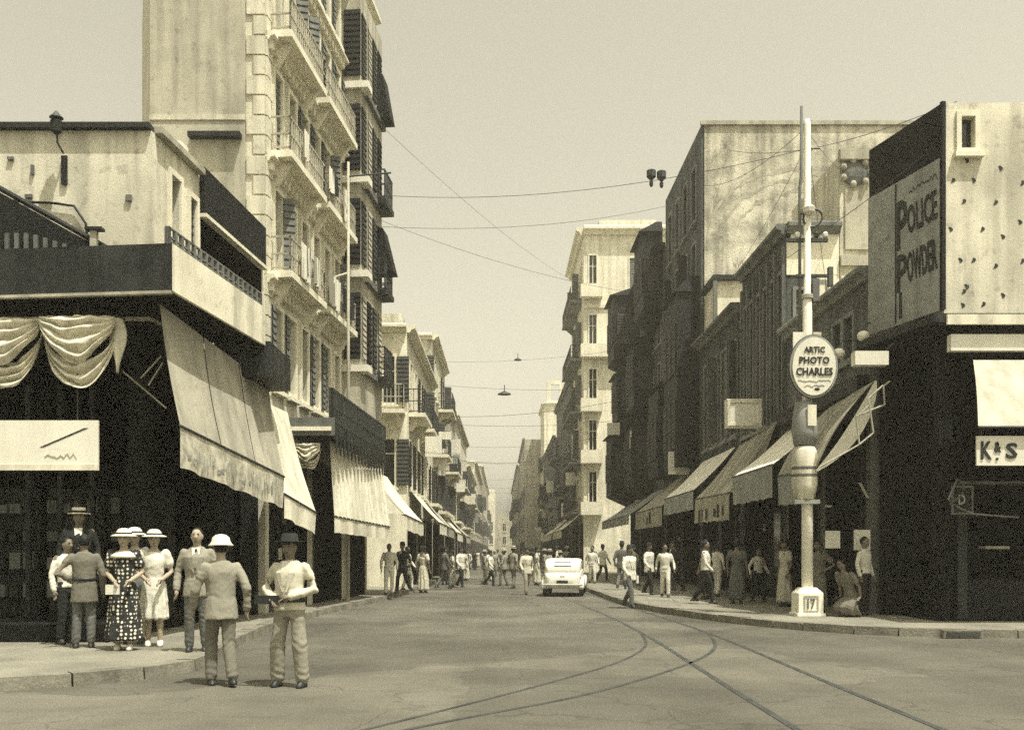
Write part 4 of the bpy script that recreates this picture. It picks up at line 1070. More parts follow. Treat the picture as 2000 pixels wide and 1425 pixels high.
for k, x in enumerate((-.42, -.22, .2, .4)):
    part('insulator', MB().lathe([(.03, 0), (.06, .04), (.06, .1), (.03, .14)], (x, 0, 8.365), 8), 'white_paint' if k % 2 else 'dark_paint', lp)
part('insulator', MB().box(.46, .56, -.06, .06, 7.3, 7.72), 'plaster_grey', lp)
part('spiral_bracket', MB().tube([(.05 + .32 * math.sin(t) * (1 - t / 9), -.05, 8.6 + .30 * (1 - math.cos(t)) * (1 - t / 9)) for t in [k * .35 for k in range(16)]], .025, 6), 'iron', lp)
part('lamp_head', MB().lathe([(.05, 0), (.12, .05), (.14, .15), (.05, .22)], (.0, -.12, 8.85), 10), 'white_paint', lp)
part('hook', MB().tube([(.02, 0, 9.0), (.02, 0, 10.2), (.1, 0, 10.35), (.28, 0, 10.36)], .02, 6), 'iron', lp)

rs = thing('round_sign', 'white oval photographer sign with dark lettering on the tram post', 'sign', (6.9, 21.36, 5.62))
def oval(rx, rz, y0, y1, n=40):
    b = MB(); b.loft([[(rx * math.cos(2 * math.pi * t / n), y, rz * math.sin(2 * math.pi * t / n)) for t in range(n)] for y in (y1, y0)]); return b
part('rim', oval(.53, .69, -.03, .07), 'grey_paint', rs)
part('board', oval(.475, .635, -.06, -.031), 'white_paint', rs)
part('outline', oval(.545, .705, -.018, .02), 'letter', rs)
for (tx, w, h, z) in (('ARTIC', .46, .13, .30), ('PHOTO', .66, .15, .06), ('CHARLES', .80, .17, -.20)):
    lettering(tx, w, h, rs, T(-w / 2, -.068, z))
for (x0, x1, z) in ((-.36, .36, -.335), (-.22, .22, -.45)):
    scribble(x0, x1, z, .05, int(z * 1000) + 900, rs, Matrix.Identity(4), y=-.066, material='letter_faint', w=.012)
part('mark', MB().ellip((.06, -.064, -.5), (.06, .006, .035), 10, 6), 'letter', rs)
part('clamp', MB().box(-.2, .1, .071, .14, .3, .4), 'iron', rs)
ad = thing('post_drum', 'grey and cream advertising drum shaped like an hourglass on the tram post', 'advertising drum', (6.78, 21.6, 2.6))
part('upper_body', MB().lathe([(.13, 2.30), (.2, 2.28), (.26, 1.95), (.28, 1.6), (.23, 1.32)], n=20), 'grey_paint', ad, smooth=True)
part('upper_label', MB().box(-.02, .17, -.295, -.255, 1.72, 2.18), 'cream_paint', ad)
part('lower_body', MB().lathe([(.2, 1.3), (.26, 1.2), (.275, .9), (.275, .45), (.22, .12)], n=20), 'cream_paint', ad, smooth=True)
for z in (.62, .78): part('band', MB().lathe([(.279, z), (.283, z + .02), (.279, z + .06)], n=20), 'plaster_grey', ad)
part('foot_plate', MB().box(-.28, .28, -.2, .2, .02, .11), 'grey_paint', ad)

# ---- slender pole on the left
lp2 = thing('wire_pole', 'slim pale wire pole in front of the tall apartment house', 'post', (-4.22, 27.2, PAVE))
part('shaft', MB().lathe([(.05, 0), (.045, 6), (.035, 12.3)], n=8), 'plaster_mid', lp2, smooth=True)
part('bracket', MB().tube([(0, 0, 9.2), (-.35, 0, 9.1), (-.55, 0, 8.5)], .03, 6), 'cream_paint', lp2)
part('bracket', MB().tube([(0, 0, 11.9), (1.2, 0, 12.0)], .025, 6), 'iron', lp2)

# ---- overhead wires, insulators and hanging lamps
def wire(label, a, c, sag=.3, r=.007, name='overhead_wire', group='overhead tram wires'):
    a, c = Vector(a), Vector(c)
    pts = [a.lerp(c, k / 14) + Vector((0, 0, -sag * 4 * (k / 14) * (1 - k / 14))) for k in range(15)]
    tag(link(name, MB().tube(pts, r, 4).mesh(name, 'iron')), label, 'wire', group)
    return pts
wire('span wire from the tram post across to the wire pole on the left', (6.84, 21.6, 10.5), (-4.2, 27.2, 11.6), .5)
wire('span wire high between the tall apartment house and the gable house', (8.5, 44, 13.0), (-4.3, 34, 13.2), .5)
wire('thin span wire carrying the flat hanging lamp', (8.4, 45, 9.4), (-3.8, 45, 9.4), .35)
wire('thin span wire carrying the farther hanging lamp', (8.4, 60, 14.2), (-3.7, 60, 13.3), .3)
wire('telephone wire sagging from the tram post top to the gable house', (6.84, 21.6, 11.0), (8.6, 41, 17.0), .4, .009)
wire('telephone wire sloping from the gable house to the corner shop house', (9.6, 41, 18.5), (9.5, 20.2, 10.9), .5, .009)
wire('low wire across the facade of the timber bay house', (8.2, 34, 8.4), (8.2, 60, 11), .3, .012)
wire('thin wire from the tall apartment house to the pale tower house', (-4.5, 30, 15.5), (6.3, 73, 21.5), .6, .008)
wire('thin wire crossing high from the oriel to the gable house corner', (-4.3, 33, 12.6), (8.5, 42, 16.8), .5, .008)
wire('thin wire from the tram post arm to the shuttered house', (6.84, 21.6, 8.45), (8.5, 30, 10.6), .15, .008)
wire('thin wire from the tram post arm toward the corner shop house', (6.84, 21.6, 8.45), (9.3, 19.9, 10.2), .1, .008)
wire('thin span wire between far houses low over the street', (-3.7, 62, 10.2), (8.4, 56, 10.6), .4, .012)
wire('thin span wire between the farther houses over the street', (-3.6, 85, 9.6), (6.2, 86, 10.0), .4, .014)
for k in range(7):
    y = 50 + k * 13
    wire('fine span wire over the far street, %s one counted from the near end' % ['first', 'second', 'third', 'fourth', 'fifth', 'sixth', 'seventh'][k], (-3.7, y, 8.2 + .3 * (k % 3)), (8.4 if y < 62 else 6.2, y + 1.5, 8.8 + .3 * (k % 2)), .35, .009)
wire('fine wire fanning from the tram post top to the roof of the low house', (6.84, 21.6, 10.8), (9.2, 27, 8.0), .1, .006)
wire('fine wire fanning from the tram post top to the ornamented house', (6.84, 21.6, 10.9), (10.4, 28.7, 12.6), .15, .006)
wire('fine wire fanning from the tram post top toward the dark two-storey house', (6.84, 21.6, 10.6), (8.5, 38, 11.6), .3, .006)
for k, (lab, px0, px1, py0, py1, Y, mt) in enumerate((('white notice in the dark opening beside the lamp post', 1612, 1641, 1036, 1070, 22.2, 'white_paint'), ('white notice farther into the dark opening beside the lamp post', 1668, 1700, 1034, 1074, 22.0, 'white_paint'), ('slanted pale strip hanging in the dark opening under the scissor arm', 1676, 1698, 942, 972, 22.0, 'plaster_mid'), ('thin pale price ticket in the dark corner shop', 1612, 1624, 986, 990, 22.0, 'plaster_mid'))):
    a_, c_ = at(px0, py1, Y), at(px1, py0, Y)
    o = thing('notice_board', lab, 'notice', (a_.x, Y, a_.z), 0, 'notices in the right shop')
    if k == 2: part('sheet', MB().hull8([(c_.x - a_.x - .06, 0, 0), (c_.x - a_.x, 0, 0), (c_.x - a_.x, .02, 0), (c_.x - a_.x - .06, .02, 0)], [(0, 0, c_.z - a_.z), (.07, 0, c_.z - a_.z), (.07, .02, c_.z - a_.z), (0, .02, c_.z - a_.z)]), mt, o)
    else: part('sheet', MB().box(0, c_.x - a_.x, 0, .02, 0, c_.z - a_.z), mt, o)
    part('cord', MB().tube([((c_.x - a_.x) / 2, .025, c_.z - a_.z), ((c_.x - a_.x) / 2, .03, 5.9 - a_.z)], .006, 4), 'iron', o)
lr = random.Random(77)
for k in range(14):                       # washing over the balcony rails of the tall house
    u, zz = lr.uniform(.4, 6.2), lr.choice((8.12, 10.92)); w_, h_ = lr.uniform(.35, .8), lr.uniform(.5, .9)
    Fw = Face((-5.4, 22.45), (-4.45, 32.7)); mb = MB(); nn = 8
    top = [(u + w_ * i / nn, -.60 + .015 * math.sin(i * 2.1), zz + .86) for i in range(nn + 1)]; bot = [(x, y + .03 * math.sin(i * 1.7 + k), z - h_ + .03 * math.sin(i)) for i, (x, y, z) in enumerate(top)]
    for i in range(nn): mb.face([bot[i], bot[i + 1], top[i + 1], top[i]])
    cc = lr.choice(('white', 'dark', 'grey', 'beige'))
    o = link('hung_cloth', mb.mesh('hung_cloth', 'cloth_' + cc, True)); o.matrix_basis = Fw.M
    where = 'near end' if u < 1.6 else 'second quarter' if u < 3.2 else 'third quarter' if u < 4.8 else 'far end'
    tag(o, '%s cloth hung over the %s balcony railing of the tall house, %s' % (cc, 'lower' if zz < 10 else 'middle', where), 'cloth', 'washing on the balconies')
for (lab, x, y, z, w) in (('flat dark street lamp hanging over the middle of the street', .24, 45, 8.86, .32), ('small hanging lamp farther up over the street', 1.15, 60, 13.4, .24)):
    o = thing('hanging_lamp', lab, 'street lamp', (x, y, z), 0, 'hanging street lamps')
    part('shade', MB().lathe([(w, -.02), (w * .9, .03), (w * .4, .10), (.05, .14)], n=14), 'iron', o)
    part('stem', MB().tube([(0, 0, .14), (0, 0, .42)], .02, 5), 'iron', o)
for (lab, px, py) in (('dark insulator pair on the span wire, left of the gable house roof', 1272, 338), ('dark insulator on the span wire, nearer the gable house roof', 1292, 340)):
    p = at(px, py, 25); o = thing('wire_insulator', lab, 'insulator', tuple(p), 0, 'span wire insulators')
    part('body', MB().lathe([(.03, -.35), (.05, -.3), (.05, -.22), (.02, -.2), (.12, -.1), (.12, .06), (.03, .1)], n=8), 'iron', o)

# ------------------------------------------------------------------ car
car = thing('parked_car', 'rounded white sedan seen from behind at the right kerb', 'car', (2.2, 33.9, 0), R(-7))
def sect(y, w, zb, zt, p=6.5, n=36):
    res = []
    for k in range(n):
        t = 2 * math.pi * k / n
        c, s = math.cos(t), math.sin(t)
        res.append((w * math.copysign(abs(c) ** (2 / p), c), y, (zb + zt) / 2 + (zt - zb) / 2 * math.copysign(abs(s) ** (2 / p), s)))
    return res
CW = .66
b = MB(); b.loft([sect(y, w, zb, zt) for y, w, zb, zt in ((0, .45, .38, .62), (.06, .60, .30, .82), (.35, CW, .28, 1.0), (.9, CW + .02, .27, 1.02), (1.8, CW + .02, .27, 1.0), (2.6, .60, .28, .98), (3.3, .42, .30, .94), (3.6, .34, .32, .88), (3.64, .25, .4, .8))])
for i, v in enumerate(b.v): b.v[i] = v
body = part('body', b, 'car_paint', car, smooth=True)
b = MB(); b.loft([sect(y, w, .7, zt, 9) for y, w, zt in ((.10, .52, .96), (.18, .60, 1.16), (.40, .635, 1.30), (1.0, .64, 1.34), (1.7, .63, 1.33), (2.1, .57, 1.24), (2.38, .54, .98))])
cab = part('cabin', b, 'car_paint', car, smooth=True)
part('rear_window', MB().hull8([(-.30, .13, 1.06), (.30, .13, 1.06), (.30, .3, 1.06), (-.30, .3, 1.06)], [(-.28, .25, 1.22), (.28, .25, 1.22), (.28, .42, 1.22), (-.28, .42, 1.22)]), 'glass', cab)
for s in (-1, 1):
    for (y0, y1) in ((.75, 1.28), (1.36, 1.95)):
        part('side_window', MB().box(min(s * .58, s * .645), max(s * .58, s * .645), y0, y1, 1.02, 1.24), 'glass', cab)
    for y in (.62, 3.0):
        fe = MB(); rings = []
        for k in range(11):
            t = math.pi * k / 10
            cy, cz = y - .48 * math.cos(t), .30 + .36 * math.sin(t)
            rings.append([(s * (.62 + dx), cy, cz + dz) for dx, dz in ((-.14, -.03), (.10, -.05), (.14, 0), (.08, .04), (-.12, .06))])
        fe.loft(rings); part('mudguard', fe, 'car_paint', car, smooth=True)
        w = thing('wheel', '', '') if False else link('wheel', None, car, T(s * .64, y, .30))
        rr = MB(); pr = [(.19, -.07), (.27, -.07), (.30, -.03), (.30, .03), (.27, .07), (.19, .07)]
        rr.loft([[(x, r * math.cos(2 * math.pi * q / 20), r * math.sin(2 * math.pi * q / 20)) for q in range(20)] for r, x in pr], cap=False)
        part('tyre', rr, 'rubber', w, smooth=True)
        rm = MB(); rm.loft([[(x * s, r * math.cos(2 * math.pi * q / 16), r * math.sin(2 * math.pi * q / 16)) for q in range(16)] for r, x in ((.19, -.04), (.185, .04), (.06, .06))])
        part('rim', rm, 'cream_paint', w)
    part('running_board', MB().box(min(s * .60, s * .76), max(s * .60, s * .76), 1.12, 2.5, .26, .30), 'rubber', car)
    part('tail_lamp', MB().lathe([(.03, 0), (.05, .01), (.05, .06), (.02, .08)], (s * .58, .16, .62), 10), 'leather', car)
    part('headlamp', MB().ellip((s * .5, 3.25, .72), (.1, .12, .1)), 'chrome', car)
part('bumper', MB().tube([(-.70, -.02, .42), (-.4, -.10, .42), (.4, -.10, .42), (.70, -.02, .42)], .035, 8), 'chrome', car)
part('boot_handle', MB().tube([(-.08, .02, .72), (.08, .02, .72)], .015, 6), 'chrome', car)
part('number_plate', MB().box(-.2, .2, -.09, -.05, .47, .57), 'dark_paint', car)

# ------------------------------------------------------------------ people
JOBS = []
def remeshed(name, mb, material, parent, voxel, smooth=4):
    o = link(name, mb.mesh(name, material, True), parent)
    r = o.modifiers.new('r', 'REMESH'); r.mode = 'VOXEL'; r.voxel_size = voxel; r.use_smooth_shade = True
    if smooth:
        s = o.modifiers.new('s', 'SMOOTH'); s.factor = .5; s.iterations = smooth
    JOBS.append((o, MATS[material]))
    return o
def ell_ring(c, rx, ry, n=18):
    return [(c[0] + rx * math.cos(2 * math.pi * t / n), c[1] + ry * math.sin(2 * math.pi * t / n), c[2]) for t in range(n)]
def limb(mb, pts, rads, n=12):
    """tapered limb with rounded ends"""
    mb.tube(pts, rads, n)
    for p, r in ((pts[0], rads[0]), (pts[-1], rads[-1])):
        r = r if not hasattr(r, '__len__') else min(r)
        mb.ellip(tuple(p), (r, r, r), 10, 6)
def mid(a, b, t): return tuple(a[i] + (b[i] - a[i]) * t for i in range(3))

POSES = {   # joints of a 1.75 m figure facing -Y: elbows, wrists, knees, ankles; left = +X
    'stand': dict(el=[(-.27, .03, 1.13), (.27, .03, 1.13)], wr=[(-.27, -.05, .88), (.27, -.05, .88)], kn=[(-.10, -.02, .50), (.10, -.02, .50)], an=[(-.11, .03, .08), (.11, .03, .08)]),
    'akimbo': dict(el=[(-.33, .06, 1.15), (.32, .0, 1.15)], wr=[(-.15, -.15, 1.03), (.08, -.19, 1.06)], kn=[(-.14, -.03, .50), (.13, -.02, .50)], an=[(-.17, .03, .08), (.15, .02, .08)]),
    'walk': dict(el=[(-.27, -.05, 1.13), (.27, .10, 1.14)], wr=[(-.24, -.22, .93), (.25, .05, .90)], kn=[(-.09, -.16, .53), (.09, .06, .52)], an=[(-.09, -.20, .10), (.10, .34, .15)]),
    'walk_b': dict(el=[(-.28, .12, 1.14), (.29, -.02, 1.13)], wr=[(-.29, .05, .90), (.30, -.18, .92)], kn=[(-.08, .02, .50), (.10, -.14, .53)], an=[(-.10, .16, .10), (.10, -.14, .08)]),
    'purse': dict(el=[(-.25, .04, 1.14), (.25, .03, 1.14)], wr=[(-.10, -.20, 1.02), (.12, -.20, 1.02)], kn=[(-.08, -.02, .50), (.08, -.02, .50)], an=[(-.09, .02, .08), (.09, -.03, .08)]),
    'hip': dict(el=[(-.27, .05, 1.13), (.38, .10, 1.16)], wr=[(-.26, -.08, .89), (.18, -.06, 1.03)], kn=[(-.09, -.03, .50), (.10, -.01, .50)], an=[(-.10, .02, .08), (.12, .02, .08)]),
}
def hand(mb, wr, el, side):
    d = (Vector(wr) - Vector(el)).normalized()
    fwd = Vector((0, -1, 0)); fwd = (fwd - d * fwd.dot(d)).normalized()
    out_ = d.cross(fwd).normalized()
    w = Vector(wr)
    mb.ellip(tuple(w + d * .05), (.034, .034, .05), 10, 6)
    tips = []
    for k, ln in enumerate((.075, .085, .08, .062)):
        o = fwd * (.030 - .02 * k)
        p0 = w + d * .085 + o; p1 = p0 + d * ln * .5 - out_ * (.008 * side); p2 = p0 + d * ln * .85 - out_ * (.03 * side)
        tips.append(([w + d * .05 + o * .7, p0, p1, p2], [.010, .0095, .009, .007]))
    tips.append(([w + d * .02 + fwd * .02, w + d * .05 + fwd * .052, w + d * .085 + fwd * .062], [.012, .0105, .009]))
    return tips

def person(label, loc, rz, height, pose, outfit, hat=None, hair=True, skin='skin', group=None, voxel=.016, lean=0.0, extra=None, tie=False, fem=False):
    P = POSES[pose]; k = height / 1.75
    root = thing('person', label, 'person', loc, rz, group, k)
    if lean: root.rotation_euler = (lean, 0, rz)
    sw = .165 if fem else .185
    sh = [(-sw, .01, 1.42), (sw, .01, 1.42)]; hp = [(-.085, 0, .93), (.085, 0, .93)]
    # body: one continuous surface
    b = MB()
    b.loft([ell_ring((0, y, z), rx, ry) for z, rx, ry, y in ((.84, .10, .09, 0), (.90, .155, .11, .0), (1.00, .145, .10, 0), (1.10, .13, .095, -.005), (1.22, .15, .11, -.01), (1.34, .17, .11, -.005), (1.42, .15, .085, .005), (1.47, .075, .06, .01), (1.50, .055, .055, .005), (1.56, .052, .056, -.005))])
    hd = (0, -.015, 1.635)
    b.ellip(hd, (.077, .098, .118), 18, 12); b.ellip((0, -.045, 1.585), (.055, .062, .062), 14, 8)     # skull and jaw
    b.loft([[(-.014, -.105, 1.655), (.014, -.105, 1.655), (.012, -.06, 1.655), (-.012, -.06, 1.655)], [(-.019, -.134, 1.612), (.019, -.134, 1.612), (.017, -.07, 1.605), (-.017, -.07, 1.605)]])  # nose
    for s in (-1, 1): b.ellip((s * .079, .0, 1.63), (.013, .022, .034), 8, 6)
    fingers = []
    for i, s in ((0, -1), (1, 1)):
        limb(b, [sh[i], mid(sh[i], P['el'][i], .5), P['el'][i], mid(P['el'][i], P['wr'][i], .4), P['wr'][i]], [.046, .044, .038, .038, .028])
        fingers += hand(b, P['wr'][i], P['el'][i], s)
        limb(b, [hp[i], mid(hp[i], P['kn'][i], .5), P['kn'][i], mid(P['kn'][i], P['an'][i], .35), P['an'][i]], [.088, .075, .054, .056, .036])
    bo = remeshed('body', b, skin, root, voxel * .85)
    bo['fingers'] = 1
    FING.append((bo, fingers))
    for s in (-1, 1):
        part('eye', MB().ellip((s * .031, -.100, 1.646), (.011, .006, .006), 8, 6), 'hair', root)
        part('eyebrow', MB().box(s * .032 - .018, s * .032 + .018, -.110, -.098, 1.668, 1.675), 'hair', root)
    part('mouth', MB().box(-.022, .022, -.109, -.098, 1.570, 1.577), 'hair', root)
    # shoes
    for i in (0, 1):
        a = P['an'][i]; z = a[2] - .08
        part('shoe', MB().loft([ell_ring((a[0], a[1] - .02, z + h), rx, ry, 12) for h, rx, ry in ((0.0, .048, .125), (.03, .05, .128), (.055, .045, .09), (.09, .042, .05))] ), outfit.get('shoe', 'leather'), root, smooth=True)
    torso = lambda g, z0: [ell_ring((0, y, z), rx + g, ry + g) for z, rx, ry, y in ((z0, .185, .135, 0), (.95, .168, .125, 0), (1.06, .145, .112, 0), (1.20, .158, .12, -.01), (1.34, .178, .118, -.005), (1.415, .155, .09, .005), (1.455, .10, .075, .01), (1.485, .07, .062, .01))]
    def sleeves(mb, g, upto=1.0):
        for i in (0, 1):
            e, w = P['el'][i], P['wr'][i]
            if upto < .5:
                limb(mb, [sh[i], mid(sh[i], e, upto * 2)], [.066 + g, .066 + g])
            else:
                t = (upto - .5) * 2 * .93
                limb(mb, [(sh[i][0] * .95, sh[i][1], sh[i][2] - .02), mid(sh[i], e, .45), e, mid(e, w, t)], [.055 + g, .052 + g, .046 + g, .042 + g])
    def legs(mb, g, z_end=0.0, flare=.0):
        mb.loft([ell_ring((0, 0, z), .165 + g, .115 + g) for z in (.82, .9, 1.0, 1.03)])
        for i in (0, 1):
            a, kk = P['an'][i], P['kn'][i]; e = mid(kk, a, .93)
            limb(mb, [hp[i], mid(hp[i], kk, .5), kk, mid(kk, a, .5), e], [.098 + g, .084 + g, .064 + g + flare, .060 + g + flare, .058 + g + flare])
    if 'trousers' in outfit:
        t = MB(); legs(t, .004, flare=outfit.get('flare', .006)); remeshed('trousers', t, outfit['trousers'], root, voxel)
    if 'shirt' in outfit:
        t = MB(); t.loft(torso(.010, .93)); sleeves(t, .006, outfit.get('sleeve', 1.0)); remeshed('shirt', t, outfit['shirt'], root, voxel)
    if 'jacket' in outfit:
        t = MB(); t.loft(torso(.020, outfit.get('hem', .78))); sleeves(t, .010); remeshed('jacket', t, outfit['jacket'], root, voxel)
        f = -.142
        v = MB(); v.loft([[(-.006, f, 1.16), (.006, f, 1.16), (.006, f + .03, 1.16), (-.006, f + .03, 1.16)], [(-.055, f + .015, 1.36), (.055, f + .015, 1.36), (.055, f + .05, 1.36), (-.055, f + .05, 1.36)], [(-.06, -.085, 1.475), (.06, -.085, 1.475), (.06, -.05, 1.475), (-.06, -.05, 1.475)]])
        part('shirt_front', v, 'cloth_white', root)
        if tie:
            v = MB(); v.loft([[(-.008, f - .006, 1.17), (.008, f - .006, 1.17), (.008, f, 1.17), (-.008, f, 1.17)], [(-.026, f - .004, 1.24), (.026, f - .004, 1.24), (.026, f + .01, 1.24), (-.026, f + .01, 1.24)], [(-.014, -.10, 1.455), (.014, -.10, 1.455), (.014, -.09, 1.455), (-.014, -.09, 1.455)]])
            part('tie', v, 'cloth_dark', root)
        for s in (-1, 1):
            v = MB(); v.loft([[(s * .012, f - .012, 1.12), (s * .03, f - .012, 1.12), (s * .03, f, 1.12), (s * .012, f, 1.12)], [(s * .05, f - .004, 1.34), (s * .115, f + .014, 1.34), (s * .115, f + .02, 1.34), (s * .05, f + .006, 1.34)], [(s * .06, -.09, 1.475), (s * .085, -.06, 1.475), (s * .085, -.05, 1.475), (s * .06, -.08, 1.475)]])
            part('lapel', v, outfit['jacket'], root)
    if 'dress' in outfit:
        hem = outfit.get('hem', .35); t = MB(); fl_ = outfit.get('flare', .06)
        t.loft([ell_ring((0, -.005, z), rx, ry) for z, rx, ry in ((hem, .19 + fl_, .16 + fl_), (hem + (.95 - hem) * .5, .19 + fl_ * .5, .155 + fl_ * .4), (.95, .18, .135), (1.05, .135, .105), (1.20, .15, .125), (1.32, .165, .125), (1.41, .135, .09), (1.455, .075, .065))])
        sleeves(t, .012, .28); remeshed('dress', t, outfit['dress'], root, voxel)
    if 'collar' in outfit:
        part('collar', MB().loft([ell_ring((0, -.015, z), rx, ry) for z, rx, ry in ((1.36, .195, .15), (1.40, .185, .14), (1.455, .10, .085))]), outfit['collar'], root, smooth=True)
    if 'belt' in outfit:
        part('belt', MB().loft([ell_ring((0, -.002, z), .182, .148) for z in (1.035, 1.085)]), outfit['belt'], root, smooth=True)
    if hair:
        t = MB(); t.ellip((0, .006, 1.655), (.085, .102, .110), 18, 12)
        t.v = [(x, max(y, -.045 - max(0, z - 1.70) * .9) if z > 1.68 else max(y, .012), max(z, 1.575)) for x, y, z in t.v]
        part('hair', t, 'hair', root, smooth=True)
    if hat == 'boater':
        part('hat', MB().lathe([(.03, 1.79), (.095, 1.795), (.10, 1.785), (.103, 1.71), (.165, 1.705), (.168, 1.695), (.10, 1.692)], (0, -.005, 0), 24), 'straw', root)
        part('hat_band', MB().lathe([(.1045, 1.712), (.1055, 1.715), (.1055, 1.745), (.1045, 1.748)], (0, -.005, 0), 24), 'cloth_dark', root)
    elif hat == 'sun':
        part('hat', MB().lathe([(.02, 1.80), (.07, 1.79), (.105, 1.75), (.115, 1.71), (.15, 1.70), (.185, 1.685), (.187, 1.677), (.10, 1.69)], (0, -.0, 0), 24), 'straw', root, smooth=True)
        part('hat_band', MB().lathe([(.117, 1.706), (.122, 1.708), (.118, 1.73), (.112, 1.735)], (0, 0, 0), 24), 'cloth_dark', root)
    elif hat == 'pith':
        part('hat', MB().lathe([(.01, 1.795), (.06, 1.785), (.098, 1.755), (.11, 1.71), (.125, 1.68), (.148, 1.662), (.148, 1.655), (.11, 1.67)], (0, .008, 0), 24, sy=1.12), 'straw', root, smooth=True)
    elif hat == 'cap':
        part('hat', MB().lathe([(.02, 1.79), (.09, 1.785), (.118, 1.76), (.122, 1.74), (.094, 1.715), (.094, 1.672)], (0, -.005, 0), 20), 'cloth_dark', root, smooth=True)
        part('peak', MB().loft([[(-.07, -.085, 1.69), (.07, -.085, 1.69), (.07, -.085, 1.682), (-.07, -.085, 1.682)], [(-.045, -.155, 1.668), (.045, -.155, 1.668), (.045, -.155, 1.662), (-.045, -.155, 1.662)]]), 'leather', root)
    elif hat == 'fedora':
        part('hat', MB().lathe([(.03, 1.775), (.065, 1.80), (.09, 1.79), (.10, 1.715), (.13, 1.70), (.175, 1.708), (.177, 1.70), (.10, 1.69)], (0, -.005, 0), 24, sy=1.1), 'cloth_dark', root, smooth=True)
    elif hat == 'fez':
        part('hat', MB().lathe([(.072, 1.80), (.098, 1.69), (.098, 1.68)], (0, 0, 0), 18), 'cloth_dark', root, smooth=True)
    if extra: extra(root, P)
    return root
FING = []
def bag(root, P):
    w = P['wr'][0]
    part('handbag', MB().box(w[0] - .10, w[0] + .09, w[1] - .09, w[1] - .04, w[2] - .19, w[2] - .05), 'cloth_white', root)
def satchel(root, P):
    part('satchel', MB().loft([[(x, -.19 + dy * .03, 1.03 + dz * .05) for dy, dz in ((-1, -1), (1, -1), (1, 1), (-1, 1))] for x in (-.34, -.30, -.10, -.06)]), 'leather', root)
    part('belt', MB().loft([ell_ring((0, -.002, z), .192, .158) for z in (1.0, 1.05)]), 'leather', root, smooth=True)
def newspaper(root, P):
    w = P['wr'][1]
    part('paper', MB().box(w[0] - .03, w[0] + .05, w[1] - .1, w[1] - .07, w[2] - .2, w[2] + .02), 'cloth_white', root)

PZ = PAVE
person('man in white jacket and dark brimmed hat standing in the road', (-2.41, 11.2, 0), R(-12), 1.72, 'akimbo', dict(trousers='cloth_beige', flare=.024, jacket='cloth_cream', hem=.90), hat='fedora', skin='skin_tan', extra=satchel)
person('man in straw sun helmet and beige jacket walking away, seen from behind', (-3.22, 11.3, 0), R(205), 1.72, 'walk_b', dict(trousers='cloth_khaki', flare=.01, jacket='cloth_beige'), hat='pith', lean=R(3))
person('bareheaded man in pale suit and dark tie facing the camera on the left pavement', (-4.27, 13.75, PZ), R(8), 1.74, 'stand', dict(trousers='cloth_grey', jacket='cloth_beige'), tie=True, extra=newspaper)
person('woman in plain white dress and wide hat beside the patterned dress', (-5.16, 14.55, PZ), R(15), 1.70, 'purse', dict(dress='cloth_white', hem=.42, flare=.02, shoe='cloth_white'), hat='sun', fem=True)
person('woman in long dark spotted dress with white collar and white hat', (-5.40, 14.0, PZ), R(10), 1.70, 'purse', dict(dress='polka_cloth', hem=.16, flare=.07, collar='cloth_white', shoe='cloth_white'), hat='sun', fem=True, extra=bag)
person('woman in white hat half hidden between the spotted and the white dress', (-5.62, 15.0, PZ), R(-5), 1.74, 'stand', dict(dress='cloth_grey', hem=.4), hat='sun', fem=True)
person('boy in belted beige tunic with hand on hip in front of the dark shop', (-6.12, 14.35, PZ), R(-160), 1.66, 'hip', dict(trousers='cloth_grey', jacket='cloth_khaki', hem=.70, belt='leather'), skin='skin_tan')
person('man in straw boater and dark suit on the shop step at the far left', (-6.72, 15.55, .42), R(20), 1.80, 'stand', dict(trousers='cloth_dark', jacket='cloth_dark'), hat='boater', skin='skin_tan')
person('person in white shirt partly cut by shadow at the far left edge', (-6.62, 14.9, PZ), R(60), 1.62, 'stand', dict(trousers='cloth_dark', shirt='cloth_white', flare=.01), skin='skin_tan')
# right pavement
person('man in white jacket stepping off the right kerb behind the car', (3.62, 27.0, 0.0), R(35), 1.72, 'walk', dict(trousers='cloth_grey', jacket='cloth_white'), hat='fez', skin='skin_tan', voxel=.022, extra=newspaper)
person('man in white shirt walking under the tan awning', (5.6, 26.4, PZ), R(70), 1.70, 'walk', dict(trousers='cloth_dark', shirt='cloth_white'), skin='skin_tan', voxel=.022)
person('person in long grey robe in the shade left of the lamp post', (6.5, 26.6, PZ), R(150), 1.72, 'stand', dict(dress='cloth_grey', hem=.12, flare=.03), hat='fez', skin='skin_tan', voxel=.022)
person('small person in white blouse in the shade by the shop doors', (7.35, 27.6, PZ), R(30), 1.52, 'walk_b', dict(trousers='cloth_dark', shirt='cloth_white'), skin='skin_tan', voxel=.022)
person('man in white shirt standing in the shade right of the lamp post', (8.15, 21.7, PZ), R(40), 1.74, 'stand', dict(trousers='cloth_dark', shirt='cloth_white'), skin='skin_tan', voxel=.02)
person('man in grey robe standing behind the lamp post', (7.4, 22.6, PZ), R(-40), 1.66, 'hip', dict(dress='cloth_khaki', hem=.15, flare=.03), skin='skin_tan', voxel=.02)
SEATED = person('robed man squatting at the shop front right of the lamp post', (7.72, 21.3, PZ), R(-60), 1.70, 'stand', dict(dress='cloth_khaki', hem=.06, flare=.06), skin='skin_tan', voxel=.02)
person('shopkeeper in white shirt on the left pavement by the dark shutters', (-3.62, 32.0, PZ), R(10), 1.68, 'stand', dict(trousers='cloth_white', shirt='cloth_white'), skin='skin_tan', voxel=.024)
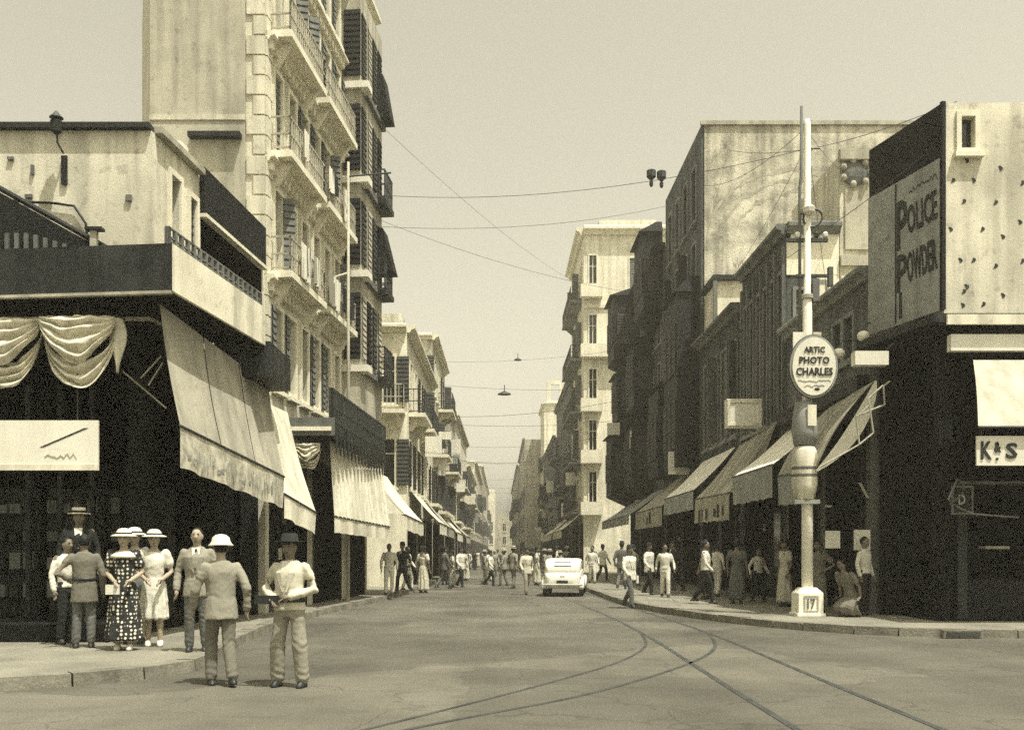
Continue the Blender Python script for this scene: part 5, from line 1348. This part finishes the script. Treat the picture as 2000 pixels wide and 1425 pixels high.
person('man in dark suit next to the shopkeeper in white on the left pavement', (-3.30, 33.2, PZ), R(-30), 1.72, 'walk', dict(trousers='cloth_dark', jacket='cloth_dark'), hat='fez', skin='skin_tan', voxel=.024)
person('man in pale suit left of the white car', (1.0, 35.5, 0), R(20), 1.70, 'walk', dict(trousers='cloth_beige', jacket='cloth_cream'), hat='fez', skin='skin_tan', voxel=.024)

# source figures for the crowd up the street
crowd = []
specs = [('walk', dict(trousers='cloth_dark', jacket='cloth_white'), 'fez'), ('walk_b', dict(trousers='cloth_white', shirt='cloth_white'), None), ('stand', dict(dress='cloth_cream', hem=.12, flare=.04), 'fez'),
         ('walk', dict(trousers='cloth_dark', jacket='cloth_dark'), 'fez'), ('walk_b', dict(trousers='cloth_khaki', jacket='cloth_beige'), 'boater'), ('stand', dict(dress='cloth_dark', hem=.2, flare=.05), None), ('walk', dict(trousers='cloth_grey', jacket='cloth_grey'), 'fez')]
LABELS = ['small distant man in white jacket and dark trousers in the street crowd', 'small distant man all in white in the street crowd', 'small distant figure in long pale robe in the street crowd', 'small distant man in dark suit and fez in the street crowd',
          'small distant man in beige suit and straw hat in the street crowd', 'small distant figure in long dark dress in the street crowd', 'small distant man in grey suit in the street crowd']
spots_c = []
rr = random.Random(4)
while len(spots_c) < 52:
    y = 43 + 75 * rr.random() ** 1.15
    x = rr.uniform(-3.2, 3.3) if rr.random() < .55 else rr.choice((rr.uniform(-3.6, -2.0), rr.uniform(2.4, 4.2)))
    if x > 1.2 and y < 41.5: continue
    if abs(x) > 2.6 and rr.random() < .3: continue
    if all((x - a) ** 2 + (y - c_) ** 2 > .55 for a, c_ in spots_c): spots_c.append((x, y))
spots_c += [(-3.4, 36), (-2.9, 37.2), (-3.1, 39.2), (-2.3, 41), (-1.7, 43), (.6, 42), (-.4, 44.5), (6.9, 30.8), (7.2, 32.6), (6.4, 36.2), (5.9, 43), (5.0, 47), (7.4, 25.2), (5.0, 52), (5.2, 30.5), (6.0, 33.5), (4.6, 36.5), (5.5, 40), (4.2, 44), (4.9, 31.8), (6.2, 29.3)]
for i, sp in enumerate(specs):
    x, y = spots_c[i]
    crowd.append(person(LABELS[i], (x, y, 0), R(rr.uniform(-180, 180)), rr.uniform(1.62, 1.78), sp[0], sp[1], hat=sp[2], skin='skin_tan', group='crowd up the street', voxel=.03))
# turn all remeshed surfaces into plain meshes
bpy.context.view_layer.update()
dg = bpy.context.evaluated_depsgraph_get()
new = []
for o, m_ in JOBS:
    me = bpy.data.meshes.new_from_object(o.evaluated_get(dg)); me.name = o.name
    new.append((o, me, m_))
for o, me, m_ in new:
    o.modifiers.clear(); o.data = me
    me.materials.clear(); me.materials.append(m_)
for o, me, m_ in new:                      # creases and folds of the cloth
    kind = o.name.split('.')[0]
    if kind == 'body' or len(me.vertices) == 0: continue
    off = Vector((random.uniform(0, 50), random.uniform(0, 50), 0))
    nrm = [v.normal.copy() for v in me.vertices]
    for v, n in zip(me.vertices, nrm):
        x, y, z = v.co; p = v.co
        a = .004 * NZ.noise(p * 22 + off)
        if kind == 'trousers':
            a += .011 * NZ.noise(Vector((x * 14, y * 14, z * 2.6)) + off)
            for zc in (.50, .14, .86): a += .0045 * math.exp(-((z - zc) / .09) ** 2) * math.sin(z * 75 + x * 25 + 6 * NZ.noise(Vector((x * 9, y * 9, z * 3)) + off))
        elif kind == 'dress':
            f = max(0, min(1, (.98 - z) / .5)); a += .020 * f * math.sin(math.atan2(y, x) * 8 + 2 * NZ.noise(Vector((x * 3, y * 3, z * 2)) + off)) + .008 * NZ.noise(p * 12 + off)
        else:
            a += .009 * NZ.noise(Vector((x * 10, y * 10, z * 5)) + off)
            if abs(x) > .2: a += .003 * math.sin(z * 60 + y * 30 + 7 * NZ.noise(p * 8 + off))
            for zc in (1.05,): a += .003 * math.exp(-((z - zc) / .08) ** 2) * math.sin(z * 60 + 5 * NZ.noise(p * 7 + off))
        v.co = p + n * a
for o, tips in FING:
    bm = bmesh.new(); bm.from_mesh(o.data)
    mb = MB()
    for pts, rad in tips: mb.tube(pts, rad, 6)
    vs_ = [bm.verts.new(v) for v in mb.v]
    for f in mb.f:
        fc = bm.faces.new([vs_[k] for k in f]); fc.smooth = True
    bm.to_mesh(o.data); bm.free()
    del o['fingers']
for ch in SEATED.children:
    for v in ch.data.vertices:
        x, y, z = v.co
        if z < .9: v.co = (x * (1 + .35 * math.sin(math.pi * z / .9)), y - .22 * math.sin(math.pi * z / .9), z * .5)
        else: v.co = (x, y - .45 * (z - .9), .45 + (z - .9) * .95)
def crowd_label(k, x, y):
    kind = ['man in white jacket', 'man all in white', 'figure in pale robe', 'man in dark suit', 'man in beige suit', 'figure in long dark dress', 'man in grey suit'][k]
    lane = 'near the left kerb' if x < -2.2 else 'left of the street middle' if x < -.7 else 'in the street middle' if x < .7 else 'just left of the white car' if x < 1.6 and y < 50 else 'behind the white car' if x < 3.2 else 'on the right pavement'
    band = 'front' if y < 41 else 'second' if y < 46 else 'third' if y < 52 else 'fourth' if y < 59 else 'fifth' if y < 67 else 'sixth' if y < 76 else 'seventh' if y < 86 else 'eighth' if y < 98 else 'rearmost'
    return 'distant %s %s, %s row of the crowd' % (kind, lane, band)
for k, c in enumerate(crowd): c['label'] = crowd_label(k, c.location.x, c.location.y)
for i in range(len(specs), len(spots_c)):
    k = rr.randrange(len(specs)); src = crowd[k]
    x, y = spots_c[i]
    z = PZ if abs(x) > 3.0 else 0
    c = src.copy(); COL.objects.link(c)
    s = rr.uniform(1.60, 1.80) / 1.75
    c['label'] = crowd_label(k, x, y); c.location = (x, y, z); c.scale = (s, s, s); c.rotation_euler = (0, 0, R(rr.uniform(-180, 180)))
    for ch in list(src.children):
        d = ch.copy(); COL.objects.link(d); d.parent = c

# ------------------------------------------------------------------ small projecting signs up the street
sr = random.Random(12); sn = {-1: 0, 1: 0}
ORD = ['first', 'second', 'third', 'fourth', 'fifth', 'sixth', 'seventh', 'eighth', 'ninth', 'tenth', 'eleventh', 'twelfth', 'thirteenth', 'fourteenth', 'fifteenth', 'sixteenth', 'seventeenth']
for i in range(34):
    side = -1 if i % 2 else 1
    y = 42 + i * 2.9 + sr.uniform(-1, 1)
    if side > 0 and 62 < y < 72: continue
    x = (lx(y) if y < 35 else -3.75) if side < 0 else (8.45 if y < 62 else 6.2 if y < 140 else 3.85)
    w, h, z = sr.uniform(.5, 1.1), sr.uniform(.35, 1.3), sr.uniform(4.4, 8.0)
    cm_ = sr.choice(['white_paint', 'cream_paint', 'grey_paint', 'dark_paint', 'white_paint'])
    o = thing('projecting_sign', 'small %s projecting sign on the far %s houses, %s from the near end' % (cm_[:-6], 'left' if side < 0 else 'right', ORD[sn[side]]), 'sign', (x - side * .1, y, z), 0, 'small projecting signs')
    x0, x1 = (0.15, .15 + w) if side < 0 else (-.15 - w, -.15)
    part('board', MB().box(x0, x1, 0, .12, 0, h), cm_, o); sn[side] += 1
    part('bracket', MB().tube([(-side * -.1, .06, h * .8), ((x0 + x1) / 2, .06, h + .03)], .025, 5), 'iron', o)

# ------------------------------------------------------------------ haze
hz = MB(); hz.box(-60, 60, -20, 420, -1.0, 40)
hz_o = link('haze', hz.mesh('haze', 'plaster')); hz_o['kind'] = 'stuff'
hm = bpy.data.materials.new('haze_air'); hm.use_nodes = True
hn = hm.node_tree.nodes; hn.clear()
ho = hn.new('ShaderNodeOutputMaterial'); hv = hn.new('ShaderNodeVolumePrincipled')
hv.inputs['Color'].default_value = (1.0, .96, .78, 1); hv.inputs['Density'].default_value = 0.0012; hv.inputs['Anisotropy'].default_value = .2
hm.node_tree.links.new(hv.outputs[0], ho.inputs['Volume'])
hz_o.data.materials.clear(); hz_o.data.materials.append(hm)
